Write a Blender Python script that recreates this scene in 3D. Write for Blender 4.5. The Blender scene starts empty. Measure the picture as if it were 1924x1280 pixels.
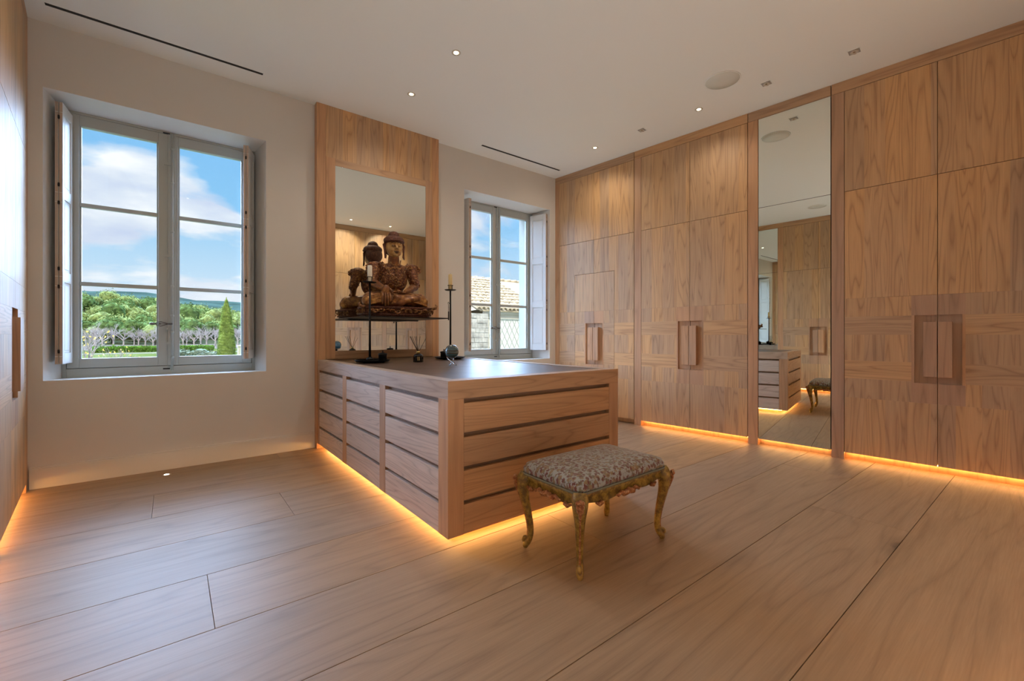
import bpy, bmesh, math, random
from math import sin, cos, pi, radians, sqrt
from mathutils import Vector, Matrix, noise
random.seed(7)
S = bpy.context.scene
COL = S.collection

# ------------------------------------------------------------------ camera, world, sun, exposure
YAW = radians(38.05)
cam = bpy.data.cameras.new('camera'); camo = bpy.data.objects.new('camera', cam); COL.objects.link(camo)
cam.sensor_width = 36; cam.lens = 817 / 1924 * 36; cam.shift_y = -9.5 / 1924
cam.clip_start = .02; cam.clip_end = 4000
camo.location = (0, 0, 1.15); camo.rotation_euler = (pi / 2, 0, -YAW)
S.camera = camo
S.view_settings.view_transform = 'Standard'; S.view_settings.look = 'None'
S.view_settings.gamma = 1; S.view_settings.use_curve_mapping = False
S.view_settings.exposure = 0.0

LAMP = 1.0          # scale of the room's lamps and the added floor uplights
DOWN_W = 27 * LAMP; UP_W = 47 * LAMP
LED_E = 36
WARM = (1, .87, .71); WARM2 = (1, .975, .95)

w = bpy.data.worlds.new('sky'); S.world = w; w.use_nodes = True
nt = w.node_tree; nt.nodes.clear()
def N(t, typ, **k):
    n = t.nodes.new(typ)
    for a, b in k.items():
        if a == 'i':
            for q, v in b.items(): n.inputs[q].default_value = v
        else: setattr(n, a, b)
    return n
def L(t, a, b): t.links.new(a, b)
def ramp(t, fac, stops, interp='LINEAR'):
    r = N(t, 'ShaderNodeValToRGB'); r.color_ramp.interpolation = interp
    e = r.color_ramp.elements
    while len(e) < len(stops): e.new(.5)
    for x, (p, c) in zip(e, stops):
        x.position = p; x.color = (*c, 1) if len(c) == 3 else c
    L(t, fac, r.inputs[0]); return r
def math_n(t, op, a, b=None, c=None, clamp=False):
    m = N(t, 'ShaderNodeMath', operation=op); m.use_clamp = clamp
    for i, v in enumerate((a, b, c)):
        if v is None: continue
        if isinstance(v, (int, float)): m.inputs[i].default_value = v
        else: L(t, v, m.inputs[i])
    return m.outputs[0]
def mix(t, f, a, b, mode='MIX'):
    m = N(t, 'ShaderNodeMix', data_type='RGBA', blend_type=mode)
    for i, v in ((0, f), (6, a), (7, b)):
        if isinstance(v, (int, float)): m.inputs[i].default_value = v
        elif isinstance(v, tuple): m.inputs[i].default_value = (*v, 1) if len(v) == 3 else v
        else: L(t, v, m.inputs[i])
    return m.outputs[2]
tc = N(nt, 'ShaderNodeTexCoord'); sx = N(nt, 'ShaderNodeSeparateXYZ'); L(nt, tc.outputs['Generated'], sx.inputs[0])
zz = math_n(nt, 'MAXIMUM', sx.outputs[2], 0.0)
den = math_n(nt, 'ADD', zz, .42)
cx = math_n(nt, 'DIVIDE', sx.outputs[0], den); cy = math_n(nt, 'DIVIDE', sx.outputs[1], den)
cb = N(nt, 'ShaderNodeCombineXYZ'); L(nt, cx, cb.inputs[0]); L(nt, cy, cb.inputs[1])
mp = N(nt, 'ShaderNodeMapping'); mp.inputs['Location'].default_value = (1.3, .62, 0); mp.inputs['Scale'].default_value = (.8, 1.25, 1); L(nt, cb.outputs[0], mp.inputs[0])
n1 = N(nt, 'ShaderNodeTexNoise', i={'Scale': 3.0, 'Detail': 9.0, 'Roughness': .50, 'Distortion': .1}); L(nt, mp.outputs[0], n1.inputs[0])
n2 = N(nt, 'ShaderNodeTexNoise', i={'Scale': 4.2, 'Detail': 5.0, 'Roughness': .5}); L(nt, mp.outputs[0], n2.inputs[0])
cov = ramp(nt, n1.outputs[0], [(.46, (0, 0, 0)), (.54, (1, 1, 1))])
base = ramp(nt, zz, [(0, (.58, .80, 1.0)), (.12, (.32, .68, 1.0)), (.5, (.20, .52, .98)), (1, (.09, .26, .75))])
cl = ramp(nt, n2.outputs[0], [(.30, (.55, .66, .93)), (.50, (.80, .88, 1.02)), (.64, (1.08, 1.10, 1.14))])
skyc = mix(nt, cov.outputs[0], base.outputs[0], cl.outputs[0])
hz = ramp(nt, zz, [(0, (1, 1, 1)), (.10, (.75, .75, .75)), (.24, (0, 0, 0))])
skyc = mix(nt, math_n(nt, 'MULTIPLY', hz.outputs[0], .65), skyc, (.92, .97, 1.05))
bg = N(nt, 'ShaderNodeBackground', i={'Strength': 1.0}); L(nt, skyc, bg.inputs[0])
wo = N(nt, 'ShaderNodeOutputWorld'); L(nt, bg.outputs[0], wo.inputs[0])
w.cycles.sampling_method = 'MANUAL'; w.cycles.sample_map_resolution = 512

sun = bpy.data.lights.new('sun', 'SUN'); sun.energy = 4.5; sun.angle = .009; sun.color = (1, .95, .86)
suno = bpy.data.objects.new('sun', sun); COL.objects.link(suno); suno.rotation_euler = (radians(46), 0, radians(-28))
# added cool fill lamp, standing in for daylight through the windows (broad source, low over the hills)
glow = bpy.data.lights.new('sky_fill', 'SUN'); glow.energy = 50; glow.angle = radians(108); glow.color = (.44, .64, 1.0)
glowo = bpy.data.objects.new('sky_fill', glow); COL.objects.link(glowo); glowo.rotation_euler = (radians(-62), 0, radians(4))

# ------------------------------------------------------------------ materials
MATS = {}
def new_mat(name):
    m = bpy.data.materials.new(name); m.use_nodes = True
    t = m.node_tree; b = t.nodes['Principled BSDF']; MATS[name] = m
    return m, t, b
def flat(name, col, rough=.5, metal=0, bump=0, bscale=60, var=0, emis=None, es=0, spec=.5, vscale=3):
    m, t, b = new_mat(name)
    b.inputs['Base Color'].default_value = (*col, 1); b.inputs['Roughness'].default_value = rough; b.inputs['Metallic'].default_value = metal
    b.inputs['Specular IOR Level'].default_value = spec
    if emis: b.inputs['Emission Color'].default_value = (*emis, 1); b.inputs['Emission Strength'].default_value = es
    if bump or var:
        c = N(t, 'ShaderNodeTexCoord')
    if var:
        n = N(t, 'ShaderNodeTexNoise', i={'Scale': vscale, 'Detail': 5.0}); L(t, c.outputs['Object'], n.inputs[0])
        f = ramp(t, n.outputs[0], [(.3, tuple(x * (1 - var) for x in col)), (.7, tuple(min(1, x * (1 + var)) for x in col))])
        L(t, f.outputs[0], b.inputs['Base Color'])
    if bump:
        n = N(t, 'ShaderNodeTexNoise', i={'Scale': bscale, 'Detail': 4.0}); L(t, c.outputs['Object'], n.inputs[0])
        bp = N(t, 'ShaderNodeBump', i={'Strength': bump, 'Distance': .002}); L(t, n.outputs[0], bp.inputs['Height']); L(t, bp.outputs[0], b.inputs['Normal'])
    return m
def wood(name, light, dark, grain='z', strip=None, strip_w=.13, rough=.52, fig=1.0, knots=0, strip_var=.13, spec=.68, fa=8.5, fl_=.62, ringw=.30):
    """oak: contour-figure, fine pores, board strips; grain = axis the fibres follow (object space)"""
    m, t, b = new_mat(name)
    c = N(t, 'ShaderNodeTexCoord'); oi = N(t, 'ShaderNodeObjectInfo')
    off = N(t, 'ShaderNodeVectorMath', operation='SCALE'); off.inputs[3].default_value = 37.0
    cmb = N(t, 'ShaderNodeCombineXYZ')
    for k in range(3): L(t, oi.outputs['Random'], cmb.inputs[k])
    L(t, cmb.outputs[0], off.inputs[0])
    vec = N(t, 'ShaderNodeVectorMath', operation='ADD'); L(t, c.outputs['Object'], vec.inputs[0]); L(t, off.outputs[0], vec.inputs[1])
    V = vec.outputs[0]
    rnd = oi.outputs['Random']
    if strip:
        s = N(t, 'ShaderNodeSeparateXYZ'); L(t, c.outputs['Object'], s.inputs[0])
        q = math_n(t, 'FLOOR', math_n(t, 'DIVIDE', s.outputs['xyz'.index(strip)], strip_w))
        q = math_n(t, 'ADD', q, math_n(t, 'MULTIPLY', rnd, 91.0))
        wn = N(t, 'ShaderNodeTexWhiteNoise', noise_dimensions='1D'); L(t, q, wn.inputs['W'])
        so = N(t, 'ShaderNodeVectorMath', operation='SCALE'); so.inputs[3].default_value = 5.0; L(t, wn.outputs['Color'], so.inputs[0])
        v2 = N(t, 'ShaderNodeVectorMath', operation='ADD'); L(t, V, v2.inputs[0]); L(t, so.outputs[0], v2.inputs[1]); V = v2.outputs[0]
        rnd = wn.outputs['Value']
    def stretched(a, l):
        mm = N(t, 'ShaderNodeMapping'); sc = [a, a, a]; sc['xyz'.index(grain)] = l; mm.inputs['Scale'].default_value = sc
        L(t, V, mm.inputs[0]); return mm.outputs[0]
    nz = N(t, 'ShaderNodeTexNoise', i={'Scale': 1.0, 'Detail': 1.5, 'Roughness': .4, 'Distortion': .35}); L(t, stretched(fa, fl_), nz.inputs[0])
    ring = math_n(t, 'PINGPONG', math_n(t, 'MULTIPLY', nz.outputs[0], 22.0 * fig), 1.0)
    ring = math_n(t, 'POWER', ring, 4.0)
    fb = N(t, 'ShaderNodeTexNoise', i={'Scale': 1.0, 'Detail': 3.0, 'Roughness': .6}); L(t, stretched(170, 5), fb.inputs[0])
    md = N(t, 'ShaderNodeTexNoise', i={'Scale': 1.0, 'Detail': 3.0}); L(t, stretched(22, 1.1), md.inputs[0])
    fac = math_n(t, 'ADD', math_n(t, 'MULTIPLY', ring, ringw), math_n(t, 'MULTIPLY', fb.outputs[0], .40))
    fac = math_n(t, 'ADD', fac, math_n(t, 'MULTIPLY', md.outputs[0], .42))
    r = ramp(t, fac, [(.28, light), (.98, dark)])
    val = math_n(t, 'ADD', math_n(t, 'MULTIPLY', rnd, 2 * strip_var), 1 - strip_var)
    hs = N(t, 'ShaderNodeHueSaturation'); L(t, r.outputs[0], hs.inputs['Color']); L(t, val, hs.inputs['Value'])
    L(t, math_n(t, 'ADD', math_n(t, 'MULTIPLY', rnd, .16), .90), hs.inputs['Saturation'])
    colr = hs.outputs[0]
    if knots:
        kv = N(t, 'ShaderNodeTexVoronoi', feature='F1', i={'Scale': 1.0, 'Randomness': 1.0}); L(t, stretched(2.4, 1.1), kv.inputs[0])
        dn = N(t, 'ShaderNodeTexNoise', i={'Scale': 14.0, 'Detail': 4.0}); L(t, V, dn.inputs[0])
        kd = math_n(t, 'ADD', kv.outputs[0], math_n(t, 'MULTIPLY', dn.outputs[0], .10))
        kf = ramp(t, kd, [(.12, (1, 1, 1)), (.17, (.35, .35, .35)), (.30, (0, 0, 0))])
        rare = math_n(t, 'GREATER_THAN', N2(t, kv.outputs['Color']), .55)
        colr = mix(t, math_n(t, 'MULTIPLY', math_n(t, 'MULTIPLY', kf.outputs[0], rare), knots), colr, tuple(x * .32 for x in dark))
    L(t, colr, b.inputs['Base Color'])
    b.inputs['Specular IOR Level'].default_value = spec
    rr = math_n(t, 'ADD', math_n(t, 'MULTIPLY', fb.outputs[0], .18), rough - .09); L(t, rr, b.inputs['Roughness'])
    bp = N(t, 'ShaderNodeBump', i={'Strength': .22, 'Distance': .0012}); L(t, math_n(t, 'ADD', fb.outputs[0], math_n(t, 'MULTIPLY', ring, .5)), bp.inputs['Height']); L(t, bp.outputs[0], b.inputs['Normal'])
    return m
def N2(t, colsock):
    s = N(t, 'ShaderNodeSeparateColor'); L(t, colsock, s.inputs[0]); return s.outputs[0]

OL, OD = (.62, .385, .195), (.265, .135, .056)
wood('oak_upright', OL, OD, 'z', 'x', .145)
wood('oak_plain', (.56, .325, .175), (.31, .165, .082), 'z', None, fig=.5)
wood('oak_across', OL, OD, 'x', None)
wood('oak_rail', (.56, .345, .185), (.28, .145, .066), 'x', None, fig=.5)
wood('oak_depth', (.57, .41, .29), (.28, .18, .115), 'y', None)
wood('oak_drawer_side_lit', (.66, .54, .45), (.31, .23, .18), 'y', None, fig=1.5)  # same oak, paler and greyer: cool window light put into the colour
wood('oak_drawer_front', (.58, .335, .165), (.29, .15, .064), 'x', None, fig=1.0)
wood('oak_recess', (.52, .32, .185), (.29, .165, .09), 'z', None, fig=.5)  # slightly darker oak, handle-recess shade put into the colour
wood('oak_slot', (.16, .085, .045), (.09, .045, .025), 'x', None, fig=.5)
wood('oak_slot_shade', (.26, .155, .09), (.15, .085, .045), 'x', None, fig=.5)  # oak darkened so the drawer slots' shade sits in the colour
wood('floor_oak', (.40, .245, .125), (.185, .098, .044), 'x', None, rough=.50, fig=.8, knots=.8, strip_var=.08, spec=.75, fa=5.0, fl_=.5, ringw=.22)
flat('plaster_wall', (.68, .66, .61), .85, bump=.15, bscale=25, var=.03, vscale=1.2)
flat('plaster_reveal', (.74, .73, .70), .7, bump=.05)
flat('ceiling_paint', (.82, .835, .80), .9)
flat('skirting_paint', (.70, .675, .62), .5)
flat('window_paint', (.44, .465, .43), .42, bump=.05)
flat('shutter_paint', (.72, .715, .70), .45, bump=.05)
wood('shutter_edge', (.55, .43, .34), (.38, .28, .21), 'z', None, fig=.6)
flat('slot_black', (.008, .008, .008), .6)
flat('floor_joint', (.05, .03, .02), .9)
flat('black_iron', (.012, .012, .013), .38, metal=.6, bump=.5, bscale=120)
flat('black_steel', (.02, .02, .022), .42, metal=.7)
flat('black_glaze', (.008, .008, .01), .12)
flat('brass', (.55, .40, .16), .35, metal=1)
flat('grey_iron', (.16, .15, .14), .4, metal=.8)
flat('seal', (.01, .01, .01), .7)
flat('ivory_wax', (.85, .80, .66), .45)
flat('honey_wax', (.72, .56, .28), .4)
flat('reed', (.015, .013, .012), .8)
flat('lamp_ring', (.55, .50, .42), .5)
flat('chrome', (.75, .74, .72), .12, metal=1)
flat('grey_shade', (.36, .34, .31), .6)
flat('grille', (.68, .69, .63), .7, bump=.4, bscale=500)
flat('led_amber', (.9, .5, .2), .5, emis=(1, .52, .155), es=LED_E)
flat('lamp_glow', (1, .9, .7), .5, emis=(1, .86, .62), es=14)
flat('uplight_glow', (1, .95, .85), .5, emis=(1, .92, .78), es=5)
m, t, b = new_mat('mirror'); b.inputs['Base Color'].default_value = (.86, .90, .84, 1); b.inputs['Metallic'].default_value = 1; b.inputs['Roughness'].default_value = .0
m, t, b = new_mat('clear_acrylic'); b.inputs['Transmission Weight'].default_value = 1; b.inputs['Roughness'].default_value = .02; b.inputs['IOR'].default_value = 1.45; b.inputs['Base Color'].default_value = (.95, .97, .98, 1)
m = bpy.data.materials.new('window_glass'); m.use_nodes = True; MATS['window_glass'] = m; t = m.node_tree; t.nodes.clear()
tr = N(t, 'ShaderNodeBsdfTransparent'); tr.inputs[0].default_value = (.97, .985, .98, 1); gl = N(t, 'ShaderNodeBsdfGlossy', i={'Roughness': 0.0}); fr = N(t, 'ShaderNodeFresnel', i={'IOR': 1.45})
mx = N(t, 'ShaderNodeMixShader'); L(t, math_n(t, 'MULTIPLY', fr.outputs[0], .7), mx.inputs[0]); L(t, tr.outputs[0], mx.inputs[1]); L(t, gl.outputs[0], mx.inputs[2]); o = N(t, 'ShaderNodeOutputMaterial'); L(t, mx.outputs[0], o.inputs[0])
# dark leather-brown inlay
flat('inlay_leather', (.105, .062, .040), .38, bump=.25, bscale=18, var=.25, vscale=4)
# statue lacquer
def lacquer(name, ca, cb_, cc, sc=28, rough=.36, bump=.7, lo=.42, hi=.62):
    m, t, b = new_mat(name); c = N(t, 'ShaderNodeTexCoord')
    n = N(t, 'ShaderNodeTexNoise', i={'Scale': sc, 'Detail': 6.0, 'Roughness': .65}); L(t, c.outputs['Object'], n.inputs[0])
    v = N(t, 'ShaderNodeTexVoronoi', i={'Scale': sc * 1.6}); L(t, c.outputs['Object'], v.inputs[0])
    r = ramp(t, n.outputs[0], [(lo - .1, ca), (.5 * (lo + hi), cb_), (hi + .06, cc)]); L(t, r.outputs[0], b.inputs['Base Color'])
    b.inputs['Roughness'].default_value = rough; b.inputs['Metallic'].default_value = .25
    bp = N(t, 'ShaderNodeBump', i={'Strength': bump, 'Distance': .008}); L(t, math_n(t, 'ADD', n.outputs[0], v.outputs[0]), bp.inputs['Height']); L(t, bp.outputs[0], b.inputs['Normal'])
lacquer('lacquer_skin', (.10, .035, .016), (.22, .085, .03), (.42, .20, .055), 22, .34, .25, .40, .60)
lacquer('lacquer_face', (.20, .08, .03), (.46, .26, .085), (.62, .40, .15), 16, .34, .2, .36, .56)
lacquer('lacquer_robe', (.085, .026, .014), (.20, .07, .028), (.55, .28, .085), 42, .4, 1.0, .44, .60)
lacquer('lacquer_hair', (.07, .022, .014), (.12, .04, .022), (.19, .07, .035), 60, .5, .6)
lacquer('lacquer_gold', (.20, .08, .02), (.48, .25, .06), (.68, .42, .13), 40, .34, .9, .38, .56)
lacquer('lacquer_trim', (.09, .03, .014), (.24, .095, .032), (.60, .34, .11), 55, .38, .9, .42, .60)
lacquer('lacquer_fold', (.13, .045, .016), (.34, .15, .04), (.60, .34, .09), 26, .34, .6, .40, .60)
flat('dark_lip', (.05, .015, .01), .4)
flat('glass_jewel', (.7, .75, .75), .08, metal=.8)
# stool paint + fabric
m, t, b = new_mat('gilt_green'); c = N(t, 'ShaderNodeTexCoord')
n = N(t, 'ShaderNodeTexNoise', i={'Scale': 30.0, 'Detail': 6.0, 'Roughness': .7}); L(t, c.outputs['Object'], n.inputs[0])
g = N(t, 'ShaderNodeNewGeometry')
r = ramp(t, n.outputs[0], [(.40, (.10, .055, .008)), (.51, (.25, .155, .018)), (.64, (.42, .29, .05))])
pr = ramp(t, g.outputs['Pointiness'], [(.50, (0, 0, 0)), (.56, (1, 1, 1))])
L(t, mix(t, math_n(t, 'MULTIPLY', pr.outputs[0], .15), r.outputs[0], (.62, .42, .22)), b.inputs['Base Color']); b.inputs['Roughness'].default_value = .38; b.inputs['Metallic'].default_value = .15
lacquer('gilt_red', (.20, .05, .02), (.42, .17, .06), (.70, .42, .22), 70, .4, .6)
flat('piping_cord', (.20, .19, .13), .8, bump=.8, bscale=300)
m, t, b = new_mat('floral_brocade'); c = N(t, 'ShaderNodeTexCoord')
def vor(scale, sclx=1.0, rot=0., loc=(0, 0, 0)):
    mm = N(t, 'ShaderNodeMapping'); mm.inputs['Scale'].default_value = (sclx, 1, .6); mm.inputs['Rotation'].default_value = (0, 0, rot); mm.inputs['Location'].default_value = loc; L(t, c.outputs['Object'], mm.inputs[0])
    nn = N(t, 'ShaderNodeTexNoise', i={'Scale': 55.0, 'Detail': 2.0}); L(t, mm.outputs[0], nn.inputs[0])
    ad = N(t, 'ShaderNodeVectorMath', operation='MULTIPLY_ADD'); L(t, nn.outputs['Color'], ad.inputs[0]); ad.inputs[1].default_value = (.022,) * 3; L(t, mm.outputs[0], ad.inputs[2])
    vv = N(t, 'ShaderNodeTexVoronoi', i={'Scale': scale, 'Randomness': .75}); L(t, ad.outputs[0], vv.inputs[0]); return vv
v1 = vor(42, 1.0); v2 = vor(48, .5, .6, (3, 1, 0)); v3 = vor(36, .7, -.5, (7, 2, 0)); v4 = vor(70, 1, .2, (1, 5, 0))
col = (.31, .335, .335)
col = mix(t, ramp(t, v2.outputs[0], [(.30, (1, 1, 1)), (.44, (0, 0, 0))]).outputs[0], col, (.15, .13, .07))
col = mix(t, ramp(t, v3.outputs[0], [(.34, (1, 1, 1)), (.42, (0, 0, 0))]).outputs[0], col, (.24, .16, .075))
col = mix(t, ramp(t, v1.outputs[0], [(.34, (1, 1, 1)), (.40, (0, 0, 0))]).outputs[0], col, (.13, .026, .018))
col = mix(t, ramp(t, v4.outputs[0], [(.24, (1, 1, 1)), (.30, (0, 0, 0))]).outputs[0], col, (.12, .06, .04))
L(t, col, b.inputs['Base Color']); b.inputs['Roughness'].default_value = .42; b.inputs['Specular IOR Level'].default_value = .6
b.inputs['Sheen Weight'].default_value = .3
wv = N(t, 'ShaderNodeTexNoise', i={'Scale': 260.0}); L(t, c.outputs['Object'], wv.inputs[0]); bp = N(t, 'ShaderNodeBump', i={'Strength': .5, 'Distance': .001}); L(t, wv.outputs[0], bp.inputs['Height']); L(t, bp.outputs[0], b.inputs['Normal'])
# globe
m, t, b = new_mat('planet_bands'); c = N(t, 'ShaderNodeTexCoord'); s = N(t, 'ShaderNodeSeparateXYZ'); L(t, c.outputs['Object'], s.inputs[0])
n = N(t, 'ShaderNodeTexNoise', i={'Scale': 26.0, 'Detail': 4.0}); L(t, c.outputs['Object'], n.inputs[0])
q = math_n(t, 'ADD', math_n(t, 'MULTIPLY', s.outputs[2], 8.6), math_n(t, 'MULTIPLY', n.outputs[0], .10)); q = math_n(t, 'ADD', q, .45)
r = ramp(t, q, [(.05, (.03, .06, .08)), (.2, (.05, .13, .17)), (.33, (.09, .22, .28)), (.38, (.12, .09, .07)), (.45, (.16, .28, .32)), (.55, (.03, .035, .04)), (.62, (.07, .15, .19)), (.75, (.05, .09, .11)), (.95, (.03, .06, .08))]); L(t, r.outputs[0], b.inputs['Base Color'])
b.inputs['Roughness'].default_value = .12; b.inputs['Coat Weight'].default_value = 1; b.inputs['Coat Roughness'].default_value = .02
# outdoors
flat('meadow', (0.081, 0.095, 0.027), .95, var=.3, vscale=.12, spec=0)
flat('pale_track', (0.130, 0.115, 0.092), .95, var=.1, vscale=.3, spec=0)
flat('field_soil', (0.134, 0.107, 0.087), .95, var=.15, vscale=.1, spec=0)
flat('far_hill', (0.037, 0.062, 0.050), 1, var=.35, vscale=.02, spec=0)  # distance haze put into the blue-green colour
flat('forest_floor', (0.054, 0.059, 0.029), 1, var=.3, vscale=.1, spec=0)
flat('pine_green', (.22, .265, .09), .9, var=.45, vscale=.9, bump=0, spec=0)
flat('pine_dark', (0.098, 0.154, 0.049), .9, var=.45, vscale=.9, spec=0)  # darker green tone for one of the crown shapes
flat('cypress_green', (0.180, 0.240, 0.054), .9, var=.4, vscale=2.5, spec=0)
flat('hedge_green', (0.102, 0.204, 0.027), .9, var=.45, vscale=2, spec=0)
flat('olive_grey', (0.153, 0.189, 0.135), .9, var=.35, vscale=3, spec=0)
flat('grey_twig', (0.425, 0.365, 0.340), .95, spec=0)
flat('bark', (0.220, 0.170, 0.130), .95, spec=0)
flat('autumn_leaf', (0.720, 0.500, 0.130), .8, spec=0)
flat('canal_tile', (0.528, 0.424, 0.288), .85, bump=.5, bscale=12, var=.35, vscale=2.5, spec=0)
flat('house_render', (0.592, 0.544, 0.448), .9, var=.08, spec=0)
flat('house_shutter', (0.800, 0.800, 0.720), .7, spec=0)
flat('lattice_wood', (0.420, 0.450, 0.400), .8, spec=0)
flat('rough_stone', (0.500, 0.470, 0.420), .95, var=.3, vscale=5, bump=1.0, bscale=8, spec=0)
flat('outer_stone', (0.372, 0.348, 0.300), .9, var=.08, spec=0)

# ------------------------------------------------------------------ helpers
def tag(o, label=None, cat=None, group=None, kind=None):
    if label: o['label'] = label
    if cat: o['category'] = cat
    if group: o['group'] = group
    if kind: o['kind'] = kind
    return o
def empty(name, loc=(0, 0, 0), rz=0, parent=None):
    o = bpy.data.objects.new(name, None); COL.objects.link(o); o.location = loc; o.rotation_euler = (0, 0, rz); o.empty_display_size = .1
    if parent: o.parent = parent
    return o
class MB:
    def __init__(s): s.v = []; s.f = []; s.sm = []
    def add(s, vs, fs, smooth=False):
        n = len(s.v); s.v += [tuple(p) for p in vs]; s.f += [tuple(i + n for i in f) for f in fs]; s.sm += [smooth] * len(fs); return s
    def box(s, x0, y0, z0, x1, y1, z1):
        if x0 > x1: x0, x1 = x1, x0
        if y0 > y1: y0, y1 = y1, y0
        if z0 > z1: z0, z1 = z1, z0
        return s.add([(x0, y0, z0), (x1, y0, z0), (x1, y1, z0), (x0, y1, z0), (x0, y0, z1), (x1, y0, z1), (x1, y1, z1), (x0, y1, z1)],
                     [(0, 3, 2, 1), (4, 5, 6, 7), (0, 1, 5, 4), (1, 2, 6, 5), (2, 3, 7, 6), (3, 0, 4, 7)])
    def prism(s, poly, z0, z1, smooth=False):
        n = len(poly)
        return s.add([(x, y, z0) for x, y in poly] + [(x, y, z1) for x, y in poly],
                     [tuple(range(n - 1, -1, -1)), tuple(range(n, 2 * n))] + [(i, (i + 1) % n, n + (i + 1) % n, n + i) for i in range(n)], smooth)
    def tube(s, pts, rad, seg=8, flatx=1.0, caps=True):
        pts = [Vector(p) for p in pts]
        if isinstance(rad, (int, float)): rad = [rad] * len(pts)
        vs = []; up = Vector((0, 0, 1)); u = None
        for i, p in enumerate(pts):
            d = (pts[min(i + 1, len(pts) - 1)] - pts[max(i - 1, 0)]).normalized()
            if u is None: u = d.cross(up) if abs(d.z) < .95 else d.cross(Vector((0, 1, 0)))
            u = (u - d * u.dot(d)).normalized(); v = d.cross(u)
            for k in range(seg):
                a = 2 * pi * k / seg; vs.append(p + (u * cos(a) * flatx + v * sin(a)) * rad[i])
        fs = []
        for i in range(len(pts) - 1):
            for k in range(seg):
                a = i * seg + k; b_ = i * seg + (k + 1) % seg; fs.append((a, b_, b_ + seg, a + seg))
        if caps: fs += [tuple(range(seg - 1, -1, -1)), tuple(range((len(pts) - 1) * seg, len(pts) * seg))]
        return s.add(vs, fs, True)
    def lathe(s, prof, c=(0, 0, 0), seg=24, axis='z'):
        vs = []; fs = []
        for r, z in prof:
            for k in range(seg):
                a = 2 * pi * k / seg; vs.append((c[0] + r * cos(a), c[1] + r * sin(a), c[2] + z))
        for i in range(len(prof) - 1):
            for k in range(seg):
                a = i * seg + k; b_ = i * seg + (k + 1) % seg; fs.append((a, b_, b_ + seg, a + seg))
        fs += [tuple(range(seg - 1, -1, -1)), tuple(range((len(prof) - 1) * seg, len(prof) * seg))]
        return s.add(vs, fs, True)
    def ell(s, c, r, seg=16, rings=10, rot=None, nz=0, nf=3):
        vs = []; fs = []
        R = rot or Matrix.Identity(3)
        for i in range(1, rings):
            th = pi * i / rings
            for k in range(seg):
                a = 2 * pi * k / seg; d = Vector((sin(th) * cos(a), sin(th) * sin(a), cos(th)))
                q = 1 + (nz * noise.noise(d * nf + Vector(c)) if nz else 0)
                vs.append(Vector(c) + R @ Vector((d.x * r[0] * q, d.y * r[1] * q, d.z * r[2] * q)))
        n = len(vs); vs += [Vector(c) + R @ Vector((0, 0, r[2])), Vector(c) - R @ Vector((0, 0, r[2]))]
        for i in range(rings - 2):
            for k in range(seg):
                a = i * seg + k; b_ = i * seg + (k + 1) % seg; fs.append((a, a + seg, b_ + seg, b_))
        for k in range(seg):
            fs.append((n, k, (k + 1) % seg)); a = (rings - 2) * seg; fs.append((n + 1, a + (k + 1) % seg, a + k))
        return s.add(vs, fs, True)
    def mesh(s, name):
        me = bpy.data.meshes.new(name); me.from_pydata(s.v, [], s.f); me.validate(); me.update()
        if any(s.sm) and len(me.polygons) == len(s.sm): me.polygons.foreach_set('use_smooth', s.sm)
        return me
    def build(s, name, mat, parent=None, bevel=0, loc=(0, 0, 0), rz=0):
        return link(name, s.mesh(name), mat, parent, bevel, loc, rz)
def link(name, me, mat, parent=None, bevel=0, loc=(0, 0, 0), rz=0):
    if mat and not me.materials: me.materials.append(MATS[mat])
    o = bpy.data.objects.new(name, me); COL.objects.link(o); o.location = loc; o.rotation_euler = (0, 0, rz)
    if parent: o.parent = parent
    if bevel:
        md = o.modifiers.new('bevel', 'BEVEL'); md.width = bevel; md.segments = 2; md.limit_method = 'ANGLE'
    return o
def bx(name, mat, parent, *c, bevel=0): return MB().box(*c).build(name, mat, parent, bevel)
def copy_tree(o, parent=None):
    c = o.copy(); COL.objects.link(c)
    if parent: c.parent = parent
    for ch in list(o.children): copy_tree(ch, c)
    return c

H = 3.52; YW = 4.77; YM = -.14; SK = radians(5.9); CR = 5.03; CL = -.35
n_ = Vector((cos(SK), sin(SK), 0)); t_ = Vector((-sin(SK), cos(SK), 0))
def wallpt(c, a, z=0): p = n_ * c + t_ * a; return (p.x, p.y, z)

# ------------------------------------------------------------------ structure
fl = MB().box(-1.9, -.9, -.30, 6.3, 5.1, -.022).build('floor', 'floor_joint'); tag(fl, kind='structure', label='wide pale oak plank floor with fine dark joints')
rows = [-.42, .07, .57, 1.07, 1.572, 2.06, 2.55, 3.05, 3.55, 4.05, 4.55, 5.04]
butts = {0: [2.9], 1: [1.2, 5.0], 2: [3.4], 3: [-.2, 4.3], 4: [1.9], 5: [.134, 4.72], 6: [2.7], 7: [.62, 4.1], 8: [-.1, 3.3], 9: [2.0], 10: [.8, 4.4]}
for i in range(len(rows) - 1):
    xs = [-1.85] + butts[i] + [6.25]
    for a, b2 in zip(xs, xs[1:]):
        g = .0016
        MB().box(a + g * .6, rows[i] + g, -.022, b2 - g * .6, rows[i + 1] - g, 0).build('floor_plank', 'floor_oak', fl, .0008)

ce = MB().box(-1.95, -.95, H, 6.3, 5.44, H + .25).build('ceiling', 'ceiling_paint'); tag(ce, kind='structure', label='smooth off-white plaster ceiling')

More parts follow.
